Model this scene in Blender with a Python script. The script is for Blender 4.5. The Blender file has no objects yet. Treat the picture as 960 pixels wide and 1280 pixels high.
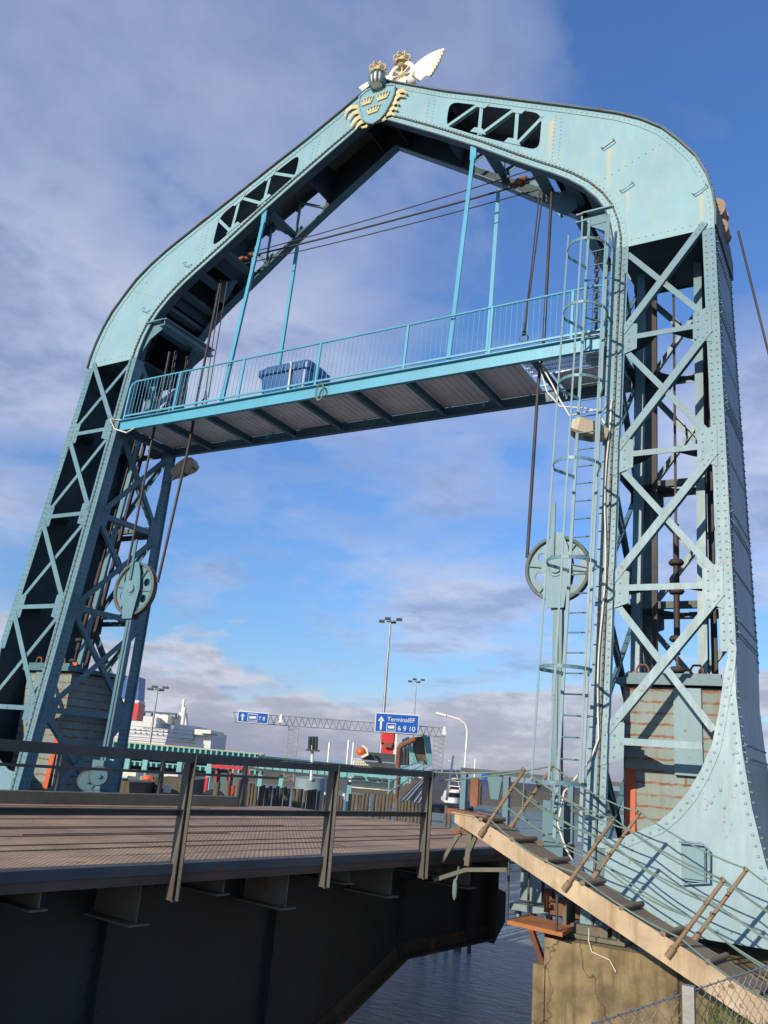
import bpy, math, random
import numpy as np
from mathutils import Vector, Matrix, geometry
random.seed(7)
SC = bpy.context.scene
COL = SC.collection
RAD = math.radians
V = Vector

# ------------------------------------------------------------------ camera
FPX, YAW, PITCH, ROLL = 1066.17, 0.53794, 0.28516, 0.07939
CAM = V((9.758, -12.566, 0.628))
_f = V((-math.sin(YAW)*math.cos(PITCH), math.cos(YAW)*math.cos(PITCH), math.sin(PITCH)))
_r = V((math.cos(YAW), math.sin(YAW), 0)); _u = _r.cross(_f)
RV = _r*math.cos(ROLL)+_u*math.sin(ROLL); UV = -_r*math.sin(ROLL)+_u*math.cos(ROLL)
cd = bpy.data.cameras.new('camera'); cam = bpy.data.objects.new('camera', cd); COL.objects.link(cam)
cd.sensor_fit = 'HORIZONTAL'; cd.sensor_width = 36; cd.lens = 36*FPX/960
cd.clip_start = 0.05; cd.clip_end = 20000
m = Matrix((RV, UV, -_f)).transposed().to_4x4(); m.translation = CAM; cam.matrix_world = m
SC.camera = cam
# ------------------------------------------------------------------ sun + sky
SUN_EL, SUN_AZ = 21.0, 5.0            # light travels toward +Y and slightly +X
sl = bpy.data.lights.new('sun', 'SUN'); so = bpy.data.objects.new('sun', sl); COL.objects.link(so)
sl.energy = 5.0; sl.angle = RAD(0.6); sl.color = (1.0, 0.86, 0.68)
sd = V((math.sin(RAD(SUN_AZ))*math.cos(RAD(SUN_EL)), math.cos(RAD(SUN_AZ))*math.cos(RAD(SUN_EL)), -math.sin(RAD(SUN_EL))))
so.rotation_euler = sd.to_track_quat('-Z', 'Y').to_euler()
W = bpy.data.worlds.new('World'); SC.world = W; W.use_nodes = True
nt = W.node_tree; nt.nodes.clear()
def N(nt, t, **k):
    n = nt.nodes.new(t)
    for a, b in k.items(): setattr(n, a, b)
    return n
def L(nt, a, b): nt.links.new(a, b)
def MATH(nt, op, a, b=None, c=None, clamp=False):
    n = N(nt, 'ShaderNodeMath', operation=op); n.use_clamp = clamp
    for i, x in enumerate((a, b, c)):
        if x is None: continue
        if isinstance(x, (int, float)): n.inputs[i].default_value = x
        else: L(nt, x, n.inputs[i])
    return n.outputs[0]
def RAMP(nt, fac, stops):
    n = N(nt, 'ShaderNodeValToRGB'); e = n.color_ramp.elements
    while len(e) < len(stops): e.new(0.5)
    for i, (p, c) in enumerate(stops):
        e[i].position = p; e[i].color = tuple(c)+(1,) if len(c) == 3 else c
    L(nt, fac, n.inputs[0]); return n.outputs[0]
def MIX(nt, fac, a, b, bt='MIX'):
    n = N(nt, 'ShaderNodeMix', data_type='RGBA', blend_type=bt)
    if isinstance(fac, (int, float)): n.inputs[0].default_value = fac
    else: L(nt, fac, n.inputs[0])
    for i, x in ((6, a), (7, b)):
        if isinstance(x, tuple): n.inputs[i].default_value = x if len(x) == 4 else x+(1,)
        else: L(nt, x, n.inputs[i])
    return n.outputs[2]
def NOISE(nt, vec, scale, detail=4, rough=0.55, dist=0):
    n = N(nt, 'ShaderNodeTexNoise'); n.inputs['Scale'].default_value = scale
    n.inputs['Detail'].default_value = detail; n.inputs['Roughness'].default_value = rough
    n.inputs['Distortion'].default_value = dist
    if vec is not None: L(nt, vec, n.inputs['Vector'])
    return n.outputs[0]
sky = N(nt, 'ShaderNodeTexSky', sky_type='NISHITA'); sky.sun_disc = False
sky.sun_elevation = RAD(SUN_EL); sky.sun_rotation = RAD(180+SUN_AZ); sky.ozone_density = 2.2; sky.air_density = 1.0; sky.dust_density = 0.6
tc = N(nt, 'ShaderNodeTexCoord')
sx = N(nt, 'ShaderNodeSeparateXYZ'); L(nt, tc.outputs['Generated'], sx.inputs[0])
zz = MATH(nt, 'MAXIMUM', sx.outputs[2], 0.0); dn = MATH(nt, 'ADD', zz, 0.16)
cx = MATH(nt, 'DIVIDE', sx.outputs[0], dn); cy = MATH(nt, 'DIVIDE', sx.outputs[1], dn)
cv = N(nt, 'ShaderNodeCombineXYZ'); L(nt, cx, cv.inputs[0]); L(nt, cy, cv.inputs[1]); cv.inputs[2].default_value = 3.7
mp = N(nt, 'ShaderNodeMapping'); L(nt, cv.outputs[0], mp.inputs[0]); mp.inputs['Rotation'].default_value = (0, 0, 0.5); mp.inputs['Location'].default_value = (2.3, 5.1, 0)
n1 = NOISE(nt, mp.outputs[0], 0.95, 7, 0.52, 0.3); n2 = NOISE(nt, mp.outputs[0], 3.6, 6, 0.55, 0.2)
dens = MATH(nt, 'ADD', MATH(nt, 'MULTIPLY', n1, 0.74), MATH(nt, 'MULTIPLY', n2, 0.26))
def dirpx(px, py): return (RV*((px-480)/FPX)-UV*((py-640)/FPX)+_f).normalized()
bias = None    # broad banks of cloud and broad clear gaps, by compass direction and height
for px, py, w, rad in ((40, 400, .075, 15), (130, 120, -.025, 13), (300, 30, -.02, 12), (330, 520, .06, 10), (500, 590, .075, 9), (960, 560, .13, 15), (640, 560, .08, 8), (250, 690, .035, 6), (560, 790, .055, 6), (640, 30, .02, 14),
                       (920, 150, -.075, 18), (560, 360, -.05, 9), (390, 350, -.02, 7), (470, 690, -.06, 7), (300, 760, -.06, 8), (640, 700, -.03, 5), (230, 30, -.0, 8)):
    d_ = dirpx(px, py); vm = N(nt, 'ShaderNodeVectorMath', operation='DOT_PRODUCT'); L(nt, tc.outputs['Generated'], vm.inputs[0]); vm.inputs[1].default_value = tuple(d_)
    cr = math.cos(RAD(rad)); k = MATH(nt, 'DIVIDE', MATH(nt, 'SUBTRACT', vm.outputs['Value'], cr), 1-cr, clamp=True)
    k = MATH(nt, 'MULTIPLY', MATH(nt, 'MULTIPLY', k, k), w); bias = k if bias is None else MATH(nt, 'ADD', bias, k)
n3 = NOISE(nt, mp.outputs[0], 7.5, 6, 0.6, 0.35)
dens = MATH(nt, 'ADD', MATH(nt, 'ADD', dens, bias), MATH(nt, 'MULTIPLY', MATH(nt, 'SUBTRACT', n3, 0.5), 0.07))
cl = RAMP(nt, dens, [(0.455, (0.04,)*3), (0.52, (0.5,)*3), (0.59, (1, 1, 1))])
lum = MATH(nt, 'ADD', MATH(nt, 'MULTIPLY', dens, 0.16), MATH(nt, 'ADD', MATH(nt, 'MULTIPLY', n2, 0.54), MATH(nt, 'MULTIPLY', n3, 0.30)))
shade = RAMP(nt, lum, [(0.44, (6.3, 6.7, 8.0)), (0.52, (5.0, 5.5, 7.4)), (0.62, (3.3, 3.9, 5.8))])
tint = RAMP(nt, zz, [(0.04, (0.40, 0.48, 0.66)), (0.12, (0.36, 0.52, 0.70)), (0.35, (0.42, 0.62, 0.86)), (0.70, (0.39, 0.685, 1.0))])
skyc = MIX(nt, 1.0, sky.outputs[0], tint, 'MULTIPLY'); skyc = MIX(nt, 1.0, skyc, (2.1, 2.0, 2.05), 'MULTIPLY')
mixc = MIX(nt, MATH(nt, 'MULTIPLY', cl, 0.76), skyc, shade)
# low bank of cumulus above the horizon
mb2 = N(nt, 'ShaderNodeMapping'); L(nt, tc.outputs['Generated'], mb2.inputs[0]); mb2.inputs['Scale'].default_value = (1, 1, 3.2); mb2.inputs['Location'].default_value = (1.7, 0.3, 0)
b1 = NOISE(nt, mb2.outputs[0], 5.0, 7, 0.55, 0.2); b2n = NOISE(nt, mb2.outputs[0], 13, 5, 0.6)
bank = MATH(nt, 'SUBTRACT', MATH(nt, 'ADD', 0.105, MATH(nt, 'MULTIPLY', MATH(nt, 'SUBTRACT', b1, 0.5), 0.36)), zz)
ba = RAMP(nt, MATH(nt, 'MULTIPLY', bank, 10), [(0.0, (0, 0, 0)), (0.22, (1, 1, 1))])
bc = RAMP(nt, MATH(nt, 'ADD', MATH(nt, 'MULTIPLY', bank, 4), MATH(nt, 'MULTIPLY', MATH(nt, 'SUBTRACT', b2n, 0.5), 1.6)), [(0.0, (6.2, 6.4, 7.4)), (0.25, (4.3, 4.4, 5.4)), (0.6, (3.3, 3.5, 4.7))])
mixc = MIX(nt, MATH(nt, 'MULTIPLY', ba, 0.88), mixc, bc)
bg = N(nt, 'ShaderNodeBackground'); L(nt, mixc, bg.inputs[0]); bg.inputs[1].default_value = 0.10
wo = N(nt, 'ShaderNodeOutputWorld'); L(nt, bg.outputs[0], wo.inputs[0])
SC.view_settings.view_transform = 'Standard'; SC.view_settings.look = 'None'
SC.view_settings.exposure = 0.0; SC.view_settings.gamma = 1; SC.view_settings.use_curve_mapping = False
SC.render.resolution_x = 768; SC.render.resolution_y = 1024

# ------------------------------------------------------------------ pixel (960x1280 photo) -> real point
def ray(px, py): return RV*((px-480)/FPX) - UV*((py-640)/FPX) + _f
def hit(px, py, n, d):
    r = ray(px, py); n = V(n); return CAM + r*((d-n.dot(CAM))/n.dot(r))
B = 0.1132
def atY(px, py, y): return hit(px, py, (0, 1, 0), y)
def atX(px, py, x): return hit(px, py, (1, 0, 0), x)
def atZ(px, py, z): return hit(px, py, (0, 0, 1), z)
def atF(px, py, o=0.0): return hit(px, py, (0, 1, -B), o)
def atD(px, py, d): return CAM + ray(px, py)*d

# ------------------------------------------------------------------ materials
def mat(name, base, rough=0.5, metal=0.0, var=0.12, rust=0.0, rustcol=(0.16, 0.055, 0.02), vscale=1.3, bump=0.15, streak=True, dirt=(0.10, 0.085, 0.065), dirtamt=0.25, emit=None, spec=0.5, bscale=30):
    m = bpy.data.materials.new(name); m.use_nodes = True; t = m.node_tree; p = t.nodes['Principled BSDF']
    g = N(t, 'ShaderNodeNewGeometry'); pos = g.outputs['Position']
    mpp = N(t, 'ShaderNodeMapping'); L(t, pos, mpp.inputs[0])
    mpp.inputs['Scale'].default_value = (6, 6, 0.7) if streak else (1, 1, 1)
    a = NOISE(t, pos, vscale, 5, 0.6); b = NOISE(t, mpp.outputs[0], 1.4 if streak else 3, 5, 0.65)
    lo = tuple(c*(1-var) for c in base); hi = tuple(min(1, c*(1+var)) for c in base)
    col = MIX(t, RAMP(t, a, [(0.3, (0, 0, 0)), (0.7, (1, 1, 1))]), lo, hi)
    dm = RAMP(t, b, [(0.5, (0, 0, 0)), (0.8, (1, 1, 1))])
    col = MIX(t, MATH(t, 'MULTIPLY', dm, dirtamt), col, dirt)
    rg = MATH(t, 'ADD', MATH(t, 'MULTIPLY', b, 0.3), rough-0.15)
    if rust > 0:
        c = NOISE(t, pos, 2.3, 8, 0.72, 0.4)
        c2 = MATH(t, 'ADD', MATH(t, 'MULTIPLY', c, 0.7), MATH(t, 'MULTIPLY', b, 0.3))
        th = 0.66-0.2*rust
        rm = RAMP(t, c2, [(th, (0, 0, 0)), (th+0.05, (1, 1, 1))])
        rc = MIX(t, NOISE(t, pos, 25, 3), tuple(x*0.5 for x in rustcol), tuple(min(1, x*1.6) for x in rustcol))
        col = MIX(t, rm, col, rc); rg = MATH(t, 'MAXIMUM', rg, MATH(t, 'MULTIPLY', rm, 0.85))
    L(t, col, p.inputs['Base Color']); L(t, rg, p.inputs['Roughness'])
    p.inputs['Metallic'].default_value = metal; p.inputs['Specular IOR Level'].default_value = spec
    if bump:
        bn = N(t, 'ShaderNodeBump'); bn.inputs['Strength'].default_value = bump; bn.inputs['Distance'].default_value = 0.01
        L(t, NOISE(t, pos, bscale, 4), bn.inputs['Height']); L(t, bn.outputs[0], p.inputs['Normal'])
    if emit: p.inputs['Emission Color'].default_value = emit+(1,); p.inputs['Emission Strength'].default_value = 1
    return m
M = dict(
 paint=mat('teal_gantry_paint', (0.108, 0.225, 0.270), 0.45, rust=0.12, var=0.14, dirt=(0.26, 0.22, 0.14), dirtamt=0.35, vscale=0.7),
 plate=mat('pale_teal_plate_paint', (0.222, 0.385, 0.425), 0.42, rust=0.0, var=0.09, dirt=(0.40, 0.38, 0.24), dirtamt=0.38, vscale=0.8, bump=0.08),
 base=mat('lower_plate_paint', (0.150, 0.275, 0.325), 0.45, rust=0.05, var=0.10, dirt=(0.26, 0.25, 0.18), dirtamt=0.4, vscale=0.9, bump=0.08),
 side=mat('grey_teal_side_paint', (0.20, 0.27, 0.29), 0.5, rust=0.04, var=0.12),
 dark=mat('shaded_inner_paint', (0.032, 0.066, 0.083), 0.7, rust=0.1, var=0.3),  # near-black colour stands in for shade on undersides and box interiors
 shade=mat('shaded_plate_paint', (0.07, 0.145, 0.175), 0.5, rust=0.08, var=0.15),  # plate teal darkened to carry the shade of rear web and cross beams
 brace=mat('shaded_teal_paint', (0.080, 0.175, 0.215), 0.45, rust=0.10, var=0.12),  # gantry teal with shade put into the colour, mainly rear and inner steel
 flange=mat('weathered_flange', (0.09, 0.125, 0.125), 0.65, rust=0.55, var=0.3),
 walk=mat('blue_walkway_paint', (0.075, 0.33, 0.46), 0.4, rust=0.05, var=0.08, dirtamt=0.15),
 walkdark=mat('walkway_beam_paint', (0.05, 0.13, 0.18), 0.5, rust=0.1),
 grate=mat('galvanised_floor', (0.74, 0.76, 0.80), 0.6, metal=0.0, var=0.15, rust=0.0, dirtamt=0.15, streak=False),
 steel=mat('dark_steel', (0.06, 0.07, 0.075), 0.5, metal=0.3, rust=0.25, var=0.3),
 railpost=mat('rail_post_steel', (0.095, 0.090, 0.075), 0.6, metal=0.1, rust=0.45, var=0.3),
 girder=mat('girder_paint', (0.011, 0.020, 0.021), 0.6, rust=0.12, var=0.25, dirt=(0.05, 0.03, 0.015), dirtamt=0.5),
 bracket=mat('bracket_paint', (0.12, 0.12, 0.09), 0.7, rust=0.4, var=0.3),
 rust=mat('rusty_steel', (0.20, 0.085, 0.045), 0.85, rust=0.5, var=0.35, streak=False, rustcol=(0.10, 0.04, 0.02)),
 orange=mat('red_lead_column', (0.50, 0.10, 0.035), 0.6, rust=0.25, var=0.15),
 cable=mat('wire_rope', (0.055, 0.045, 0.045), 0.6, metal=0.3, var=0.3, bump=0.5, bscale=120),
 bar=mat('rusty_guide_bar', (0.04, 0.032, 0.03), 0.7, rust=0.4, var=0.3, rustcol=(0.08, 0.032, 0.018)),
 gold=mat('gilding', (0.62, 0.50, 0.25), 0.45, var=0.2, rust=0.0, dirtamt=0.35, dirt=(0.16, 0.10, 0.03), streak=False, vscale=9),
 cream=mat('cream_paint', (0.80, 0.74, 0.60), 0.5, var=0.08, dirtamt=0.2),
 shield=mat('shield_blue', (0.19, 0.36, 0.41), 0.4, var=0.08),
 gang=mat('gangway_string_paint', (0.44, 0.345, 0.225), 0.7, var=0.25, rust=0.1, dirt=(0.24, 0.13, 0.05), dirtamt=0.8, vscale=2.2),
 tread=mat('gangway_tread', (0.19, 0.155, 0.11), 0.85, var=0.3, streak=False, rust=0.1),
 stan=mat('stanchion_brown', (0.22, 0.155, 0.095), 0.6, var=0.25, rust=0.3),
 rope=mat('green_rope', (0.14, 0.21, 0.18), 0.85, var=0.25, streak=False, bump=0.6, bscale=160),
 galv=mat('galvanised_wire', (0.36, 0.37, 0.36), 0.45, metal=0.6, var=0.2),
 lamp=mat('lamp_housing', (0.42, 0.37, 0.27), 0.5, var=0.2, rust=0.08),
 navy=mat('navy_plastic', (0.03, 0.095, 0.27), 0.4, var=0.15, dirtamt=0.1),
 white=mat('white_paint', (0.74, 0.74, 0.72), 0.5, var=0.06, dirtamt=0.12),
 offwhite=mat('cable_sheath', (0.66, 0.62, 0.52), 0.5, var=0.12),
 red=mat('red_paint', (0.55, 0.03, 0.035), 0.4, var=0.1, dirtamt=0.1),
 sign=mat('sign_blue', (0.02, 0.115, 0.47), 0.35, var=0.03, dirtamt=0.03, bump=0),
 glass=mat('dark_glass', (0.02, 0.028, 0.035), 0.08, var=0.1, dirtamt=0.05, bump=0),
 far=mat('far_teal_paint', (0.16, 0.40, 0.39), 0.5, var=0.12),
 fardark=mat('far_dark', (0.035, 0.05, 0.055), 0.6, var=0.2),
 timber=mat('wet_timber', (0.10, 0.085, 0.06), 0.85, var=0.4, dirtamt=0.6, dirt=(0.03, 0.03, 0.025)),
 asphalt=mat('asphalt', (0.06, 0.058, 0.055), 0.9, var=0.15, streak=False),
 yellow=mat('yellow_paint', (0.60, 0.30, 0.04), 0.5, var=0.15),
 lifeboat=mat('orange_gel_coat', (0.62, 0.12, 0.03), 0.4, var=0.08),
 hull=mat('ferry_white', (0.62, 0.63, 0.64), 0.5, var=0.05, dirtamt=0.1),
 grass=mat('grass_blades', (0.10, 0.13, 0.035), 0.8, var=0.4, streak=False),
 tyre=mat('tyre_rubber', (0.02, 0.02, 0.02), 0.8),
)
def add_stains():
    m = M['plate']; t = m.node_tree; p = t.nodes['Principled BSDF']; src = p.inputs['Base Color'].links[0].from_socket
    g = N(t, 'ShaderNodeNewGeometry'); s = N(t, 'ShaderNodeSeparateXYZ'); L(t, g.outputs['Position'], s.inputs[0])
    nz = NOISE(t, g.outputs['Position'], 6, 4, 0.6); wob = MATH(t, 'MULTIPLY', MATH(t, 'SUBTRACT', nz, 0.5), 0.06)
    tot = None
    for (px, py), w, ln in (((762, 186), .07, 1.3), ((785, 240), .05, .7), ((877, 244), .06, 1.0), ((690, 150), .10, 1.6), ((234, 337), .04, .6), ((540, 158), .03, .5)):
        q = atF(px, py); dx = MATH(t, 'ABSOLUTE', MATH(t, 'SUBTRACT', MATH(t, 'ADD', s.outputs[0], wob), q.x))
        a = MATH(t, 'SUBTRACT', 1.0, MATH(t, 'DIVIDE', dx, w), clamp=True)
        dz = MATH(t, 'DIVIDE', MATH(t, 'SUBTRACT', q.z, s.outputs[2]), ln)
        b = MATH(t, 'MULTIPLY', MATH(t, 'GREATER_THAN', dz, 0.0), MATH(t, 'SUBTRACT', 1.0, dz, clamp=True))
        k = MATH(t, 'MULTIPLY', a, b); tot = k if tot is None else MATH(t, 'MAXIMUM', tot, k)
    col = MIX(t, MATH(t, 'MULTIPLY', tot, 0.75), src, (0.52, 0.42, 0.22))
    L(t, col, p.inputs['Base Color'])
def add_specks(key, th, sc=14):
    t = M[key].node_tree; p = t.nodes['Principled BSDF']; src = p.inputs['Base Color'].links[0].from_socket
    g = N(t, 'ShaderNodeNewGeometry'); a = NOISE(t, g.outputs['Position'], sc, 3, 0.6); b = NOISE(t, g.outputs['Position'], 1.1, 3, 0.6)
    k = RAMP(t, MATH(t, 'ADD', MATH(t, 'MULTIPLY', a, .65), MATH(t, 'MULTIPLY', b, .35)), [(th, (0, 0, 0)), (th+.02, (1, 1, 1))])
    L(t, MIX(t, MATH(t, 'MULTIPLY', k, 0.85), src, (0.13, 0.06, 0.025)), p.inputs['Base Color'])
add_stains(); add_specks('plate', .655); add_specks('base', .635); add_specks('paint', .615); add_specks('side', .62, 9); add_specks('gang', .61, 9)
def counterweight_mat():
    m = mat('counterweight_blocks', (0.19, 0.255, 0.245), 0.65, var=0.2, rust=0.22, dirt=(0.22, 0.14, 0.07), dirtamt=0.75); t = m.node_tree; p = t.nodes['Principled BSDF']
    src = p.inputs['Base Color'].links[0].from_socket
    g = N(t, 'ShaderNodeNewGeometry'); s = N(t, 'ShaderNodeSeparateXYZ'); L(t, g.outputs['Position'], s.inputs[0])
    c = N(t, 'ShaderNodeCombineXYZ'); L(t, s.outputs[0], c.inputs[0]); L(t, s.outputs[2], c.inputs[1])
    nz = N(t, 'ShaderNodeTexNoise'); nz.inputs['Scale'].default_value = 7; L(t, g.outputs['Position'], nz.inputs['Vector'])
    mx = N(t, 'ShaderNodeVectorMath', operation='MULTIPLY_ADD'); L(t, nz.outputs[1], mx.inputs[0]); mx.inputs[1].default_value = (0.07, 0.07, 0); L(t, c.outputs[0], mx.inputs[2])
    bt = N(t, 'ShaderNodeTexBrick'); L(t, mx.outputs[0], bt.inputs['Vector']); bt.inputs['Scale'].default_value = 1
    bt.inputs['Brick Width'].default_value = 1.05; bt.inputs['Row Height'].default_value = 0.17; bt.inputs['Mortar Size'].default_value = 0.024; bt.inputs['Mortar Smooth'].default_value = 0.6; bt.offset = 0.15
    k = MATH(t, 'MULTIPLY', bt.outputs['Fac'], RAMP(t, nz.outputs[0], [(0.35, (0.25,)*3), (0.55, (1, 1, 1))]))
    L(t, MIX(t, k, src, (0.20, 0.075, 0.022)), p.inputs['Base Color']); return m
M['cw'] = counterweight_mat()
def stripes_mat():
    m = mat('deck_steel_tread', (0.36, 0.245, 0.155), 0.75, var=0.3, rust=0.35, streak=False, spec=0.3); t = m.node_tree; p = t.nodes['Principled BSDF']
    src = p.inputs['Base Color'].links[0].from_socket
    tc = N(t, 'ShaderNodeTexCoord'); mp = N(t, 'ShaderNodeMapping'); L(t, tc.outputs['Object'], mp.inputs[0]); mp.inputs['Rotation'].default_value = (0, 0, DANG)
    s = N(t, 'ShaderNodeSeparateXYZ'); L(t, mp.outputs[0], s.inputs[0])
    # broad rust-brown lanes along the deck
    cvv = N(t, 'ShaderNodeCombineXYZ'); L(t, MATH(t, 'MULTIPLY', s.outputs[0], 2.2), cvv.inputs[0]); L(t, MATH(t, 'MULTIPLY', s.outputs[1], 0.05), cvv.inputs[1])
    st = NOISE(t, cvv.outputs[0], 1.3, 4, 0.7)
    col = MIX(t, RAMP(t, st, [(0.36, (0, 0, 0)), (0.43, (1, 1, 1)), (0.62, (1,)*3)]), (0.085, 0.07, 0.075), src)
    # lighter worn checker ribs at the edge
    w = N(t, 'ShaderNodeTexWave', wave_type='BANDS', bands_direction='DIAGONAL'); L(t, mp.outputs[0], w.inputs['Vector']); w.inputs['Scale'].default_value = 9; w.inputs['Distortion'].default_value = 0.4
    edge = RAMP(t, MATH(t, 'ADD', MATH(t, 'MULTIPLY', s.outputs[0], 1.0), EDGE0), [(0.25, (0, 0, 0)), (0.45, (1, 1, 1))])
    ribs = MATH(t, 'MULTIPLY', edge, RAMP(t, w.outputs[1], [(0.45, (0, 0, 0)), (0.75, (1, 1, 1))]))
    col = MIX(t, MATH(t, 'MULTIPLY', ribs, 0.95), col, (0.62, 0.54, 0.40))
    L(t, col, p.inputs['Base Color'])
    bn = N(t, 'ShaderNodeBump'); bn.inputs['Strength'].default_value = 0.35; bn.inputs['Distance'].default_value = 0.01
    L(t, w.outputs[1], bn.inputs['Height']); L(t, bn.outputs[0], p.inputs['Normal'])
    return m
def concrete_mat():
    m = mat('old_pier_concrete', (0.20, 0.155, 0.085), 0.9, var=0.5, dirt=(0.045, 0.055, 0.02), dirtamt=0.9, vscale=2.6, bump=0.9, bscale=8, rust=0.0)
    t = m.node_tree; p = t.nodes['Principled BSDF']; src = p.inputs['Base Color'].links[0].from_socket
    g = N(t, 'ShaderNodeNewGeometry')
    v = N(t, 'ShaderNodeTexVoronoi', feature='DISTANCE_TO_EDGE'); v.inputs['Scale'].default_value = 0.9
    nz = N(t, 'ShaderNodeTexNoise'); nz.inputs['Scale'].default_value = 4; L(t, g.outputs['Position'], nz.inputs['Vector'])
    mx = N(t, 'ShaderNodeVectorMath', operation='MULTIPLY_ADD'); L(t, nz.outputs[1], mx.inputs[0]); mx.inputs[1].default_value = (0.35,)*3; L(t, g.outputs['Position'], mx.inputs[2]); L(t, mx.outputs[0], v.inputs['Vector'])
    k = RAMP(t, v.outputs[0], [(0.0, (1, 1, 1)), (0.011, (0, 0, 0))])
    L(t, MIX(t, MATH(t, 'MULTIPLY', k, 0.8), src, (0.03, 0.025, 0.015)), p.inputs['Base Color']); return m
M['concrete'] = concrete_mat()
def water_mat():
    m = bpy.data.materials.new('harbour_water'); m.use_nodes = True; t = m.node_tree; p = t.nodes['Principled BSDF']
    p.inputs['Base Color'].default_value = (0.19, 0.27, 0.30, 1); p.inputs['Roughness'].default_value = 0.12; p.inputs['IOR'].default_value = 1.33
    g = N(t, 'ShaderNodeNewGeometry'); mp = N(t, 'ShaderNodeMapping'); L(t, g.outputs['Position'], mp.inputs[0]); mp.inputs['Scale'].default_value = (1, 2.2, 1); mp.inputs['Rotation'].default_value = (0, 0, 0.4)
    a = NOISE(t, mp.outputs[0], 2.6, 6, 0.6, 0.3); bn = N(t, 'ShaderNodeBump'); bn.inputs['Strength'].default_value = 1.0; bn.inputs['Distance'].default_value = 0.3
    L(t, a, bn.inputs['Height']); L(t, bn.outputs[0], p.inputs['Normal']); return m
M['water'] = water_mat()

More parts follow.
